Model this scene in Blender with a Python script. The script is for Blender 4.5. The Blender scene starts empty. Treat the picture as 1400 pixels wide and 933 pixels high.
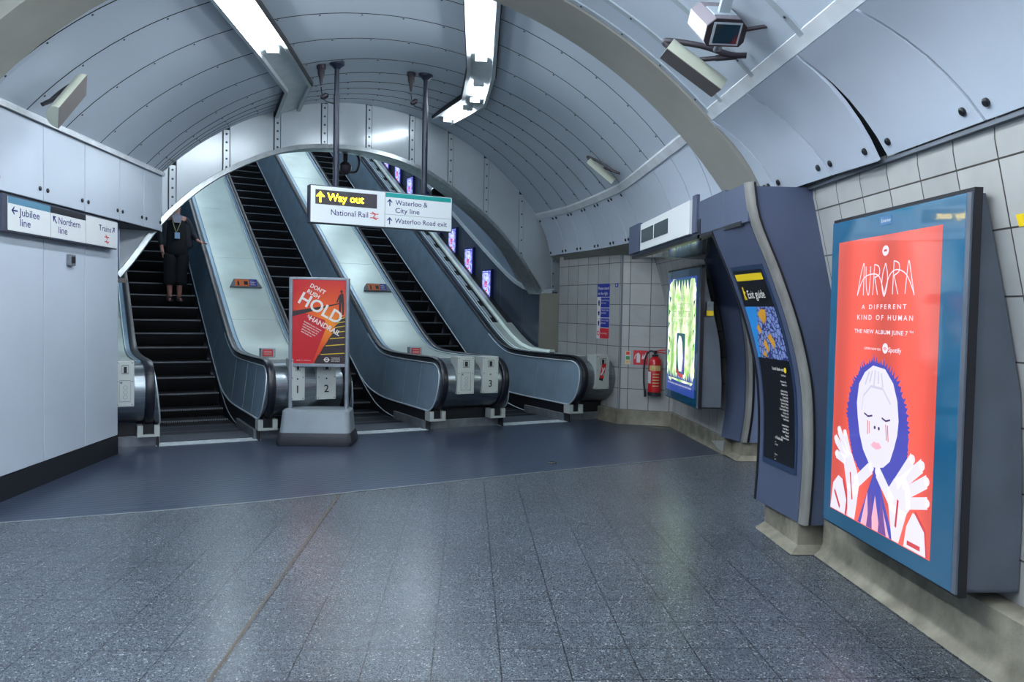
import bpy, math, random
from math import sin, cos, pi, sqrt, atan2, asin, radians as R
from mathutils import Vector, Matrix
random.seed(4)
sc = bpy.context.scene
COL = sc.collection
V = Vector

# ------------------------------------------------------------------ materials
def lin(c):
    return tuple(((x/12.92) if x <= .04045 else ((x+.055)/1.055)**2.4) for x in c)
def hx(h):
    return lin(tuple(int(h[i:i+2], 16)/255 for i in (0, 2, 4)))
def mat(name, col, rough=.5, metal=0., noise=0., nscale=6., bump=0., bscale=60., coat=0., emit=None, es=0., spec=.5, dirt=None, stretch=None):
    m = bpy.data.materials.new(name); m.use_nodes = True
    nt = m.node_tree; b = nt.nodes['Principled BSDF']
    c = hx(col) if isinstance(col, str) else col
    b.inputs['Base Color'].default_value = (*c, 1)
    b.inputs['Roughness'].default_value = rough; b.inputs['Metallic'].default_value = metal
    b.inputs['Specular IOR Level'].default_value = spec
    if coat:
        b.inputs['Coat Weight'].default_value = coat; b.inputs['Coat Roughness'].default_value = .03
    if emit:
        e = hx(emit) if isinstance(emit, str) else emit
        b.inputs['Emission Color'].default_value = (*e, 1); b.inputs['Emission Strength'].default_value = es
    if noise or bump or dirt:
        tc = nt.nodes.new('ShaderNodeTexCoord'); mp = nt.nodes.new('ShaderNodeMapping')
        nt.links.new(tc.outputs['Object'], mp.inputs[0])
        if stretch: mp.inputs['Scale'].default_value = stretch
    if noise:
        n = nt.nodes.new('ShaderNodeTexNoise'); n.inputs['Scale'].default_value = nscale; n.inputs['Detail'].default_value = 5
        nt.links.new(mp.outputs[0], n.inputs['Vector'])
        r = nt.nodes.new('ShaderNodeMapRange'); r.inputs[1].default_value = .3; r.inputs[2].default_value = .7
        r.inputs[3].default_value = 1-noise; r.inputs[4].default_value = 1+noise*.5
        nt.links.new(n.outputs[0], r.inputs[0])
        mx = nt.nodes.new('ShaderNodeMix'); mx.data_type = 'RGBA'; mx.blend_type = 'MULTIPLY'; mx.inputs[0].default_value = 1
        mx.inputs[6].default_value = (*c, 1); nt.links.new(r.outputs[0], mx.inputs[7]); out = mx.outputs[2]
        if dirt:
            n2 = nt.nodes.new('ShaderNodeTexNoise'); n2.inputs['Scale'].default_value = 2.6; n2.inputs['Detail'].default_value = 8
            nt.links.new(tc.outputs['Object'], n2.inputs['Vector'])
            r2 = nt.nodes.new('ShaderNodeMapRange'); r2.inputs[1].default_value = .48; r2.inputs[2].default_value = .72; r2.inputs[4].default_value = .75
            nt.links.new(n2.outputs[0], r2.inputs[0])
            m2 = nt.nodes.new('ShaderNodeMix'); m2.data_type = 'RGBA'; nt.links.new(r2.outputs[0], m2.inputs[0])
            nt.links.new(out, m2.inputs[6]); m2.inputs[7].default_value = (*hx(dirt), 1); out = m2.outputs[2]
        nt.links.new(out, b.inputs['Base Color'])
    if bump:
        n = nt.nodes.new('ShaderNodeTexNoise'); n.inputs['Scale'].default_value = bscale; n.inputs['Detail'].default_value = 3
        nt.links.new(mp.outputs[0], n.inputs['Vector'])
        bp = nt.nodes.new('ShaderNodeBump'); bp.inputs['Strength'].default_value = bump; bp.inputs['Distance'].default_value = .02
        nt.links.new(n.outputs[0], bp.inputs['Height']); nt.links.new(bp.outputs[0], b.inputs['Normal'])
    return m

M = {}
M['panel'] = mat('painted_panel', 'bac5d2', .33, 0, .06, 1.3, .06, 3.)
M['ceil'] = mat('vault_panel', 'b4c0cc', .36, 0, .07, 1.0, .05, 4.)
M['seam'] = mat('seam_metal', 'a6b2ba', .4, .2, .12, 9)
M['dark'] = mat('dark_gap', '20242a', .7)
M['alu'] = mat('aluminium_trim', 'b4bcc0', .38, .75, .2, 14)
M['cornice'] = mat('painted_cornice', 'd2d8dc', .25, .1, .12, 6)
M['ring'] = mat('portal_panel', 'c0cad0', .22, .15, .10, 1.6, .08, 2.5)
M['rib'] = mat('cream_plaster', '8f8f88', .75, 0, .10, 2.)
M['conc'] = mat('stained_concrete', '858172', .7, 0, .4, 6, .3, 30, dirt='3c382e')
M['bolt'] = mat('bolt_steel', '4a525c', .45, .6)
M['knob'] = mat('lock_black', '14161c', .35)
M['blue'] = mat('blue_grey_steel', '4b546b', .42, .1, .10, 2.2, .03, 40)
M['blue_lit'] = mat('blue_grey_steel_lit', '707c98', .45, .1, .08, 2.2)  # far pillar's lit side: passage light put into a paler steel colour
M['bull'] = mat('worn_bullnose', '82827e', .5, .2, .22, 5, stretch=(3, 3, .8))
M['teal'] = mat('teal_frame', '2f7394', .3, 0, .08, 2, coat=1.)
M['glassframe'] = mat('blue_glass_border', '1d5a7c', .12, 0, .05, 2, coat=1.)
M['boxgrey'] = mat('case_grey', '5b626c', .5, .2, .18, 3, .02, 50)
M['black'] = mat('black_rubber', '101218', .4)
M['belt'] = mat('handrail_rubber', '12141f', .38)
M['skirt'] = mat('black_skirting', '14151a', .45)
M['step'] = mat('step_black', '15171c', .5, .3)
M['riser'] = mat('riser_black', '0d0e12', .55, .2)
M['teeth'] = mat('step_teeth', '8a9098', .45, .6)
M['steel'] = mat('stainless_steel', '8c959b', .32, .9, .22, 5, .05, 30, stretch=(1, 1, 12))
M['balu'] = mat('balustrade_alloy', '8fa6b8', .36, .3, .16, 3.5)
M['deck'] = mat('deck_alloy', 'cfdcd6', .38, .35, .12, 2.0, .03, 5)
M['deckblue'] = mat('deck_edge_alloy', '86a2b6', .36, .5, .12, 5)
M['bright'] = mat('bright_moulding', 'c8d4da', .42, .5)
M['plate'] = mat('control_plate', 'b9c0bd', .42, .15, .06, 5)
M['plinth'] = mat('steel_plinth', '8d939a', .4, .6, .3, 8)
M['white'] = mat('sign_white', 'd6dbdd', .35)
M['navy'] = mat('sign_navy', '12206c', .5)
M['signteal'] = mat('sign_teal', '1f9c98', .4)
M['jub'] = mat('sign_jubilee_grey', '52829c', .4)
M['blk'] = mat('sign_black', '14151c', .4)
M['signcase'] = mat('sign_case', '3c4152', .45, .2)
M['screen'] = mat('matrix_dark', '38343a', .4)
M['yellowlit'] = mat('lit_yellow', 'ffe030', .5, emit='ffd91a', es=11)
M['railred'] = mat('rail_red', 'd0242c', .5)
M['white_tile'] = None
M['yellow'] = mat('yellow', 'e2c21c', .5)
M['red'] = mat('extinguisher_red', 'b8131c', .25, 0, coat=.4)
M['cream'] = mat('cream_label', 'cfae72', .5)
M['signred'] = mat('sign_red', 'c6222e', .45)
M['green'] = mat('sign_green', '2f8a4a', .5)
M['orange'] = mat('orange', 'd86a26', .5)
M['signblue'] = mat('sign_blue', '1c2e94', .5)
M['grey'] = mat('mid_grey', '6d747c', .5)
M['lampcream'] = mat('lamp_cream', 'b2b8a8', .4, .1, .08, 6)
M['lampbrown'] = mat('lamp_brown', '5e5a58', .5)
M['conduit'] = mat('conduit_brown', '2f2a32', .5, .2)
M['camtop'] = mat('camera_brown', '6e6870', .5)
M['camwhite'] = mat('camera_side', 'b8b8c4', .45)
M['lens'] = mat('camera_glass', '0c0e12', .05, 0, coat=1)
M['pole'] = mat('pole_navy', '1d2436', .4, .1)
M['darkwall'] = mat('shaft_dark_cladding', '3d4858', .35, .2, .08, 2)
M['tealwall'] = mat('shaft_teal_panel', '6f9fb0', .4, .1, .06, 2)
M['shaft'] = mat('shaft_vault_panel', '8fa4b4', .4, .1, .08, 1.2)
M['vaultgrey'] = mat('shaft_reveal_grey', '7a8288', .5, .1, .1, 2)
M['tube'] = mat('tube_lit', 'ffffff', .5, emit=(.87, .94, 1.), es=88)
M['tube3'] = mat('tube_lit_near', 'ffffff', .5, emit=(.87, .94, 1.), es=165)
M['tube2'] = mat('tube_lit_thin', 'ffffff', .5, emit=(.87, .94, 1.), es=60)
M['tubeoff'] = mat('tube_unlit', 'c8ccc8', .3)
M['batten'] = mat('batten_white', 'c2ccd0', .4, .1, .1, 7)
M['skin'] = mat('skin', 'c08a7c', .5)
M['cloth'] = mat('black_cloth', '0e1016', .85)
M['cloth2'] = mat('dark_jacket', '191d28', .7)
M['hair'] = mat('hair_brown', '33251e', .6)
M['badge'] = mat('badge_blue', '8fb6dc', .4)
M['lany'] = mat('lanyard', 'a6a27a', .6)
M['scarf'] = mat('scarf_pale', '9a98a8', .8)
M['strip'] = mat('white_floor_strip', 'c6d2d8', .5, 0, .25, 14)
M['standalu'] = mat('stand_alloy', '9299a0', .38, .6, .15, 6)
M['standbase'] = mat('stand_base_grey', '8d979e', .45, .15, .12, 4)
M['standfoot'] = mat('stand_rubber', '24262e', .5)
M['pwhite'] = mat('poster_white', 'e8e4dc', .5)
M['pdark'] = mat('poster_dark', '2a1c22', .5)
M['winglass'] = mat('dark_window', '38454a', .1, 0, coat=.6)
M['fwhite'] = mat('fire_white', 'd8d4d4', .5)

def tile_mat():
    m = bpy.data.materials.new('glazed_wall_tiles'); m.use_nodes = True; nt = m.node_tree; b = nt.nodes['Principled BSDF']
    uv = nt.nodes.new('ShaderNodeUVMap'); br = nt.nodes.new('ShaderNodeTexBrick')
    br.offset = 0; br.squash = 1
    br.inputs['Scale'].default_value = 1; br.inputs['Brick Width'].default_value = .29; br.inputs['Row Height'].default_value = .295
    br.inputs['Mortar Size'].default_value = .0045; br.inputs['Mortar Smooth'].default_value = .1; br.inputs['Bias'].default_value = 0
    br.inputs['Color1'].default_value = (*hx('a9aaa8'), 1); br.inputs['Color2'].default_value = (*hx('9d9f9e'), 1); br.inputs['Mortar'].default_value = (*hx('3b3a36'), 1)
    nt.links.new(uv.outputs[0], br.inputs['Vector'])
    n = nt.nodes.new('ShaderNodeTexNoise'); n.inputs['Scale'].default_value = 5; nt.links.new(uv.outputs[0], n.inputs['Vector'])
    r = nt.nodes.new('ShaderNodeMapRange'); r.inputs[3].default_value = .82; r.inputs[4].default_value = 1.1; nt.links.new(n.outputs[0], r.inputs[0])
    mx = nt.nodes.new('ShaderNodeMix'); mx.data_type = 'RGBA'; mx.blend_type = 'MULTIPLY'; mx.inputs[0].default_value = 1
    nt.links.new(br.outputs[0], mx.inputs[6]); nt.links.new(r.outputs[0], mx.inputs[7]); nt.links.new(mx.outputs[2], b.inputs['Base Color'])
    bp = nt.nodes.new('ShaderNodeBump'); bp.inputs['Strength'].default_value = .5; bp.inputs['Distance'].default_value = .003; bp.invert = True
    nt.links.new(br.outputs[1], bp.inputs['Height']); nt.links.new(bp.outputs[0], b.inputs['Normal'])
    b.inputs['Roughness'].default_value = .32
    return m
M['tile'] = tile_mat()

def floor_mat():
    m = bpy.data.materials.new('terrazzo_floor'); m.use_nodes = True; nt = m.node_tree; b = nt.nodes['Principled BSDF']; L = nt.links.new
    tc = nt.nodes.new('ShaderNodeTexCoord')
    def node(t): return nt.nodes.new(t)
    vo = node('ShaderNodeTexVoronoi'); vo.inputs['Scale'].default_value = 150; L(tc.outputs['Object'], vo.inputs['Vector'])
    ramp = node('ShaderNodeValToRGB'); L(vo.outputs['Color'], ramp.inputs[0]); cr = ramp.color_ramp; cr.interpolation = 'CONSTANT'
    cr.elements[0].color = (*hx('383e46'), 1); cr.elements[1].position = .42; cr.elements[1].color = (*hx('4e565f'), 1)
    for p, c in ((.66, '646d75'), (.8, '2e3036'), (.88, 'a6aaaa')):
        e = cr.elements.new(p); e.color = (*hx(c), 1)
    n = node('ShaderNodeTexNoise'); n.inputs['Scale'].default_value = 1.1; n.inputs['Detail'].default_value = 4; L(tc.outputs['Object'], n.inputs['Vector'])
    r = node('ShaderNodeMapRange'); r.inputs[1].default_value = .3; r.inputs[2].default_value = .7; r.inputs[3].default_value = .8; r.inputs[4].default_value = 1.1; L(n.outputs[0], r.inputs[0])
    br = node('ShaderNodeTexBrick'); br.offset = 0; br.inputs['Scale'].default_value = 1; br.inputs['Brick Width'].default_value = .3; br.inputs['Row Height'].default_value = .3137
    br.inputs['Mortar Size'].default_value = .003; br.inputs['Mortar Smooth'].default_value = 0
    br.inputs['Color1'].default_value = (1, 1, 1, 1); br.inputs['Color2'].default_value = (.94, .94, .94, 1); br.inputs['Mortar'].default_value = (.12, .12, .14, 1)
    mp = node('ShaderNodeMapping'); mp.inputs['Location'].default_value = (.13, -.182, 0); L(tc.outputs['Object'], mp.inputs[0]); L(mp.outputs[0], br.inputs['Vector'])
    m1 = node('ShaderNodeMix'); m1.data_type = 'RGBA'; m1.blend_type = 'MULTIPLY'; m1.inputs[0].default_value = 1; L(ramp.outputs[0], m1.inputs[6]); L(r.outputs[0], m1.inputs[7])
    m2 = node('ShaderNodeMix'); m2.data_type = 'RGBA'; m2.blend_type = 'MULTIPLY'; m2.inputs[0].default_value = 1; L(m1.outputs[2], m2.inputs[6]); L(br.outputs[0], m2.inputs[7])
    L(m2.outputs[2], b.inputs['Base Color'])
    rr = node('ShaderNodeMapRange'); rr.inputs[3].default_value = .2; rr.inputs[4].default_value = .36; L(vo.outputs['Distance'], rr.inputs[0]); L(rr.outputs[0], b.inputs['Roughness'])
    return m
M['floor'] = floor_mat()

def rib_floor_mat(name, c1, c2, period, rough, ang=R(26.07)):
    m = bpy.data.materials.new(name); m.use_nodes = True; nt = m.node_tree; b = nt.nodes['Principled BSDF']; L = nt.links.new
    tc = nt.nodes.new('ShaderNodeTexCoord'); mp = nt.nodes.new('ShaderNodeMapping'); mp.vector_type = 'POINT'
    mp.inputs['Rotation'].default_value = (0, 0, -ang); L(tc.outputs['Object'], mp.inputs[0])
    w = nt.nodes.new('ShaderNodeTexWave'); w.wave_type = 'BANDS'; w.bands_direction = 'Y'; w.inputs['Scale'].default_value = 2*pi/20/period*1.0
    L(mp.outputs[0], w.inputs['Vector'])
    n = nt.nodes.new('ShaderNodeTexNoise'); n.inputs['Scale'].default_value = 1.5; n.inputs['Detail'].default_value = 8
    m3 = nt.nodes.new('ShaderNodeMapping'); m3.inputs['Scale'].default_value = (.5, 14, 1); L(mp.outputs[0], m3.inputs[0]); L(m3.outputs[0], n.inputs['Vector'])
    ad = nt.nodes.new('ShaderNodeMath'); ad.operation = 'MULTIPLY_ADD'; L(w.outputs[1], ad.inputs[0]); ad.inputs[1].default_value = .6; L(n.outputs[0], ad.inputs[2])
    mx = nt.nodes.new('ShaderNodeMix'); mx.data_type = 'RGBA'; L(ad.outputs[0], mx.inputs[0]); mx.inputs[6].default_value = (*hx(c1), 1); mx.inputs[7].default_value = (*hx(c2), 1)
    L(mx.outputs[2], b.inputs['Base Color'])
    bp = nt.nodes.new('ShaderNodeBump'); bp.inputs['Strength'].default_value = .25; bp.inputs['Distance'].default_value = .004; L(w.outputs[1], bp.inputs['Height']); L(bp.outputs[0], b.inputs['Normal'])
    b.inputs['Roughness'].default_value = rough; b.inputs['Metallic'].default_value = .25
    return m
M['matting'] = rib_floor_mat('ribbed_floor_plates', '1b2130', '404b60', .075, .3)
M['comb'] = rib_floor_mat('comb_plate_metal', '1c1f26', '4a525e', .02, .4, R(26.07+90))

# ------------------------------------------------------------------ mesh builder
class MB:
    def __init__(s): s.v = []; s.f = []; s.mi = []; s.uv = {}; s.m = 0
    def add(s, vs, fs, uvs=None):
        b = len(s.v); s.v += [V(p) for p in vs]
        for i, f in enumerate(fs):
            if uvs: s.uv[len(s.f)] = uvs[i]
            s.f.append([b+k for k in f]); s.mi.append(s.m)
    def box(s, lo, hi, fr=None):
        x0, y0, z0 = lo; x1, y1, z1 = hi
        vs = [V(p) for p in ((x0,y0,z0),(x1,y0,z0),(x1,y1,z0),(x0,y1,z0),(x0,y0,z1),(x1,y0,z1),(x1,y1,z1),(x0,y1,z1))]
        if fr: vs = [fr @ p for p in vs]
        s.add(vs, [(3,2,1,0),(4,5,6,7),(0,1,5,4),(1,2,6,5),(2,3,7,6),(3,0,4,7)])
    def prism(s, pts, h0, h1, fr=None):      # 2-d polygon in local xy, extruded along local z
        n = len(pts); vs = [V((p[0], p[1], h0)) for p in pts]+[V((p[0], p[1], h1)) for p in pts]
        if fr: vs = [fr @ p for p in vs]
        s.add(vs, [tuple(range(n-1, -1, -1)), tuple(range(n, 2*n))]+[(i, (i+1) % n, n+(i+1) % n, n+i) for i in range(n)])
    def grid(s, rows, uv=None, close=False):
        nr = len(rows); nc = len(rows[0]); vs = [p for r in rows for p in r]; fs = []; us = []
        for i in range(nr-1):
            for j in range(nc-1 if not close else nc):
                k = (j+1) % nc
                fs.append((i*nc+j, i*nc+k, (i+1)*nc+k, (i+1)*nc+j))
                if uv: us.append([uv[i][j], uv[i][k], uv[i+1][k], uv[i+1][j]])
        s.add(vs, fs, us if uv else None)
    def slab(s, rows, th):                    # grid with thickness; th a vector or function(p)
        a = [[V(p) for p in r] for r in rows]; b = [[p+(th(p) if callable(th) else V(th)) for p in r] for r in a]
        s.grid(a); s.grid([list(reversed(r)) for r in b])
        s.grid([a[0], b[0]]); s.grid([b[-1], a[-1]])
        s.grid([[r[0] for r in b], [r[0] for r in a]]); s.grid([[r[-1] for r in a], [r[-1] for r in b]])
    def tube(s, pts, r, n=10, caps=True):
        pts = [V(p) for p in pts]; rows = []; up = None
        rr = r if isinstance(r, (list, tuple)) else [r]*len(pts)
        for i, p in enumerate(pts):
            t = (pts[min(i+1, len(pts)-1)]-pts[max(i-1, 0)]).normalized()
            if up is None: up = t.orthogonal().normalized()
            up = (up-t*up.dot(t)).normalized(); sd = t.cross(up)
            rows.append([p+(up*cos(2*pi*k/n)+sd*sin(2*pi*k/n))*rr[i] for k in range(n)])
        s.grid(rows, close=True)
        if caps: s.add(rows[0], [tuple(range(n-1, -1, -1))]); s.add(rows[-1], [tuple(range(n))])
    def lathe(s, prof, n=20, fr=None):        # (r,z)
        rows = [[V((r*cos(2*pi*k/n), r*sin(2*pi*k/n), z)) for k in range(n)] for r, z in prof]
        if fr: rows = [[fr @ p for p in r] for r in rows]
        s.grid(rows, close=True); s.add(rows[0], [tuple(range(n-1, -1, -1))]); s.add(rows[-1], [tuple(range(n))])
    def sweep(s, path, sec):                  # path of (point, side, up); sec closed polygon (a,b)
        rows = [[p+sd*a+up*b for a, b in sec] for p, sd, up in path]
        s.grid(rows, close=True); n = len(sec)
        s.add(rows[0], [tuple(range(n-1, -1, -1))]); s.add(rows[-1], [tuple(range(n))])
    def build(s, name, mats, parent=None, smooth=False, world=True, bevel=0, kind=None):
        me = bpy.data.meshes.new(name); vs = s.v
        if parent is not None and world:
            inv = wm(parent).inverted(); vs = [inv @ p for p in vs]
        me.from_pydata([tuple(p) for p in vs], [], s.f)
        for m in (mats if isinstance(mats, (list, tuple)) else [mats]): me.materials.append(M[m] if isinstance(m, str) else m)
        for i, p in enumerate(me.polygons):
            p.material_index = s.mi[i]; p.use_smooth = bool(smooth)
        if s.uv:
            ul = me.uv_layers.new(name='UVMap')
            for i, p in enumerate(me.polygons):
                if i in s.uv:
                    for k, li in enumerate(p.loop_indices): ul.data[li].uv = s.uv[i][k]
        me.validate(); me.update()
        o = bpy.data.objects.new(name, me); COL.objects.link(o)
        if parent is not None: o.parent = parent
        if smooth and smooth != 'all':
            try: me.set_sharp_from_angle(angle=R(smooth if isinstance(smooth, (int, float)) and smooth > 1 else 40))
            except Exception: pass
        if bevel:
            bm = o.modifiers.new('b', 'BEVEL'); bm.width = bevel; bm.segments = 2; bm.limit_method = 'ANGLE'
        if kind: o['kind'] = kind
        return o
def wm(o):
    m = o.matrix_basis.copy()
    return wm(o.parent) @ m if o.parent else m
def thing(name, label, cat, loc=(0, 0, 0), rz=0, group=None):
    o = bpy.data.objects.new(name, None); COL.objects.link(o); o.location = loc; o.rotation_euler = (0, 0, rz)
    o.empty_display_size = .1; o['label'] = label; o['category'] = cat
    if group: o['group'] = group
    o.matrix_basis = Matrix.Translation(V(loc)) @ Matrix.Rotation(rz, 4, 'Z')
    return o
def tag(o, label, cat, group=None):
    o['label'] = label; o['category'] = cat
    if group: o['group'] = group
    return o
def frame(o, ux, uy):                         # local x,y in-plane, z normal
    ux = V(ux).normalized(); uy = V(uy); uy = (uy-ux*uy.dot(ux)).normalized(); n = ux.cross(uy)
    return Matrix(((ux.x, uy.x, n.x, o[0]), (ux.y, uy.y, n.y, o[1]), (ux.z, uy.z, n.z, o[2]), (0, 0, 0, 1)))
def interp(x, xs, ys):
    if x <= xs[0]: return ys[0]
    for i in range(len(xs)-1):
        if x <= xs[i+1]: return ys[i]+(ys[i+1]-ys[i])*(x-xs[i])/(xs[i+1]-xs[i])
    return ys[-1]
def spline(pts, n=6):
    P = [V(p) for p in pts]; out = []
    for i in range(len(P)-1):
        a = P[max(i-1, 0)]; b = P[i]; c = P[i+1]; d = P[min(i+2, len(P)-1)]
        for k in range(n):
            t = k/n
            out.append(.5*((2*b)+(c-a)*t+(2*a-5*b+4*c-d)*t*t+(-a+3*b-3*c+d)*t**3))
    out.append(P[-1]); return out
def lettering(name, s, fr, x, y, h=None, w=None, mt='navy', parent=None, align='LEFT', bold=0., depth=.0015, wmax=None, shear=0., space=1.):
    """text on the plane of fr; cap height h metres; w forces a width"""
    cu = bpy.data.curves.new('t', 'FONT'); cu.body = s; cu.size = 1; cu.offset = bold; cu.align_x = align; cu.shear = shear; cu.space_character = space
    cu.resolution_u = 3; cu.extrude = .0
    o = bpy.data.objects.new('t', cu); COL.objects.link(o)
    dg = bpy.context.evaluated_depsgraph_get(); me = bpy.data.meshes.new_from_object(o.evaluated_get(dg))
    bpy.data.objects.remove(o); bpy.data.curves.remove(cu)
    xs = [v.co.x for v in me.vertices]; W = max(xs)-min(xs); sy = h/.69; sx = sy
    if w: sx = w/W
    if wmax and W*sx > wmax: sx = wmax/W
    inv = wm(parent).inverted() if parent is not None else Matrix.Identity(4)
    for v in me.vertices: v.co = inv @ (fr @ V((x+v.co.x*sx, y+v.co.y*sy, depth)))
    me.name = name; me.materials.clear(); me.materials.append(M[mt] if isinstance(mt, str) else mt)
    ob = bpy.data.objects.new(name, me); COL.objects.link(ob)
    if parent is not None: ob.parent = parent
    return ob
def flat(name, polys, fr, mt, parent=None, d0=.0005, d1=.001):   # printed shapes
    b = MB()
    for p in polys: b.prism(p, d0, d1, fr)
    return b.build(name, mt, parent)
def rect(x0, y0, x1, y1): return [(x0, y0), (x1, y0), (x1, y1), (x0, y1)]
def circ(cx, cy, r, n=24, ry=None, a0=0, a1=2*pi):
    return [(cx+r*cos(a0+(a1-a0)*k/n), cy+(ry or r)*sin(a0+(a1-a0)*k/n)) for k in range(n)]
def annulus(cx, cy, r0, r1, n=24, a0=0, a1=2*pi):
    return [[(cx+r0*cos(a), cy+r0*sin(a)), (cx+r1*cos(a), cy+r1*sin(a)), (cx+r1*cos(b), cy+r1*sin(b)), (cx+r0*cos(b), cy+r0*sin(b))]
            for a, b in ((a0+(a1-a0)*k/n, a0+(a1-a0)*(k+1)/n) for k in range(n))]
def line2(p, q, w):
    d = (V(q)-V(p)); n = V((-d.y, d.x)).normalized()*w/2; p = V(p); q = V(q)
    return [tuple(p-n), tuple(q-n), tuple(q+n), tuple(p+n)]
def arrow(cx, cy, s, ang=90):
    """solid arrow glyph as convex pieces, pointing at ang degrees"""
    c, n = cos(R(ang)), sin(R(ang))
    def rt(p): return (cx+s*(p[0]*c-p[1]*n), cy+s*(p[0]*n+p[1]*c))
    return [[rt(p) for p in q] for q in (rect(-.5, -.07, .42, .07), [(.5, 0), (.36, .1), (.02, .4), (.02, .22), (.34, -.06)][:5], [(.5, 0), (.34, .06), (.02, -.22), (.02, -.4), (.36, -.1)])]
def rail_symbol(x, y, s):
    return [rect(x, y+.18*s, x+s, y+.27*s), rect(x, y-.27*s, x+s, y-.18*s),
            line2((x+.22*s, y+.44*s), (x+.62*s, y+.21*s), .09*s), line2((x+.65*s, y+.24*s), (x+.35*s, y-.24*s), .09*s), line2((x+.38*s, y-.21*s), (x+.78*s, y-.44*s), .09*s)]

# ------------------------------------------------------------------ reference geometry
XL = -3.58
def XR(Y): return interp(Y, [0, 7, 9.7, 10.08, 10.66, 11.27, 11.97, 12.46, 13.0], [1.87, 1.87, 1.86, 1.81, 1.725, 1.62, 1.48, 1.30, 1.10])
ZT, SG = 3.08, 1.26
def arcpt(L, Rr, u, dr=0.):
    L = V(L); Rr = V(Rr); c = (Rr-L).length; rad = (c*c/4+SG*SG)/(2*SG); a = asin(min(1, c/2/rad))
    if SG > c/2: a = pi-a
    th = -a+2*a*u; h = (Rr-L)/c; m = (L+Rr)/2
    return V((m.x, m.y, ZT+SG-rad))+V((h.x, h.y, 0))*(rad+dr)*sin(th)+V((0, 0, 1))*(rad+dr)*cos(th)
def vz(x, Y):
    xr = XR(Y+.6); c = xr-XL; rad = (c*c/4+SG*SG)/(2*SG); xc = (xr+XL)/2
    return ZT+SG-rad+sqrt(max(0, rad*rad-(x-xc)**2))
YRs = [13.0, 12.46, 11.97, 11.4, 10.86, 10.3, 9.75, 9.0, 8.25, 7.55, 6.95, 6.30]
YLs = [9.61, 9.57, 9.52, 9.46, 9.36, 9.15, 8.66, 8.04, 7.38, 6.75, 6.20, 6.00]
NXC, NZC, NR = -1.13, .30, 3.86              # near vault circle
AE = R(26.07)
EO = V((-3.379, 8.845, 0)); EU = V((cos(AE), sin(AE), 0)); EV = V((-sin(AE), cos(AE), 0))
def es(s, t, z=0): return EO+EU*s+EV*t+V((0, 0, z))

# ------------------------------------------------------------------ floor
b = MB(); b.add([(-8, -6, 0), (8, -6, 0), (8, 16, 0), (-8, 16, 0)], [(0, 1, 2, 3)])
fl = b.build('floor', 'floor', kind='structure')
arc = [(-4.2, 5.32), (-3.6, 5.6), (-3.25, 5.75), (-2.38, 6.07), (-1.65, 6.40), (-1.045, 6.72), (-.3, 7.12), (.508, 7.56), (1.176, 7.90), (2.06, 8.33), (2.6, 8.62), (3.4, 9.0)]
b = MB()
far = [es(-3, 1.2), es(8, 1.2)]
n = len(arc); pts = [V((x, y, .003)) for x, y in arc]
tops = [V((x, y, 0))+EV*4.5+V((0, 0, .003)) for x, y in arc]
b.grid([pts, tops]); b.build('ribbed_plates', 'matting', fl)
b = MB(); b.m = 0
for i in range(n-1):
    p, q = pts[i], pts[i+1]; b.prism([line2((p.x, p.y), (q.x, q.y), .016)[k] for k in range(4)], .002, .006)
b.build('edge_strip', 'alu', fl)
b = MB()                                     # paired expansion joint, brownish
b.box((-1.052, -6, .0), (-1.038, 6.70, .0015)); b.build('brown_joint', mat('joint_brown', '4c4338', .7), fl)

# ------------------------------------------------------------------ left wall
wl = MB(); wl.box((XL-.06, -6, 0), (XL-.03, 8.42, 3.12)); wl.box((XL-.06, -6, 3.1), (XL-.02, 6.4, 3.45)); wl.box((-4.15, 8.42, 0), (XL-.03, 8.46, 2.4))
wl.box((-4.12, 8.46, 0), (-4.06, 9.0, 2.4)); wl.box((-4.1, 8.46, 2.40), (XL-.02, 9.60, 2.43)); wl.box((-4.1, 8.46, 3.1), (XL-.02, 9.60, 3.13))
wl = wl.build('wall_left', 'dark', kind='structure')
low = [-5.9, -5.2, -4.44, -3.71, -2.98, -2.25, -1.52, -.79, -.06, .67, 1.4, 2.13, 2.86, 3.59, 4.32, 5.05, 5.78, 6.27, 6.99, 7.72, 8.43]
for i in range(len(low)-1):
    b = MB(); b.box((XL-.03, low[i]+.006, .20), (XL, low[i+1]-.006, 2.375)); b.build('lower_panel', 'panel', wl, bevel=.004)
up = low[:-1]+[8.47, 9.08, 9.60]
for i in range(len(up)-1):
    b = MB(); b.box((XL-.03, up[i]+.006, 2.405), (XL, up[i+1]-.006, 3.035)); d = b.build('access_door', 'panel', wl, bevel=.004)
    for yy in (up[i]+.06, up[i+1]-.06):
        if i >= 15:
            k = MB(); k.lathe([(.019, 0), (.019, .008), (.012, .012)], 12, frame((XL, yy, 2.50), (0, -1, 0), (0, 0, 1)) @ Matrix.Rotation(0, 4, 'X'))
            # lock faces +X
            kk = MB(); kk.lathe([(.019, 0), (.019, .008), (.012, .012)], 12, frame((XL, yy, 2.50), (0, 1, 0), (0, 0, 1))); kk.build('lock', 'knob', d)
b = MB(); b.box((XL-.05, -6, 0), (XL+.006, 8.42, .195)); b.build('baseboard_left', 'skirt', kind='structure')
b = MB(); b.prism([(XL-.03, 3.04), (XL+.03, 3.04), (XL+.035, 3.075), (XL+.01, 3.10), (XL-.03, 3.12)], 0, 1, Matrix(((1, 0, 0, 0), (0, 0, 15.6, -6), (0, 1, 0, 0), (0, 0, 0, 1))))
b.build('trim_1', 'cornice', kind='structure')

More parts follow.
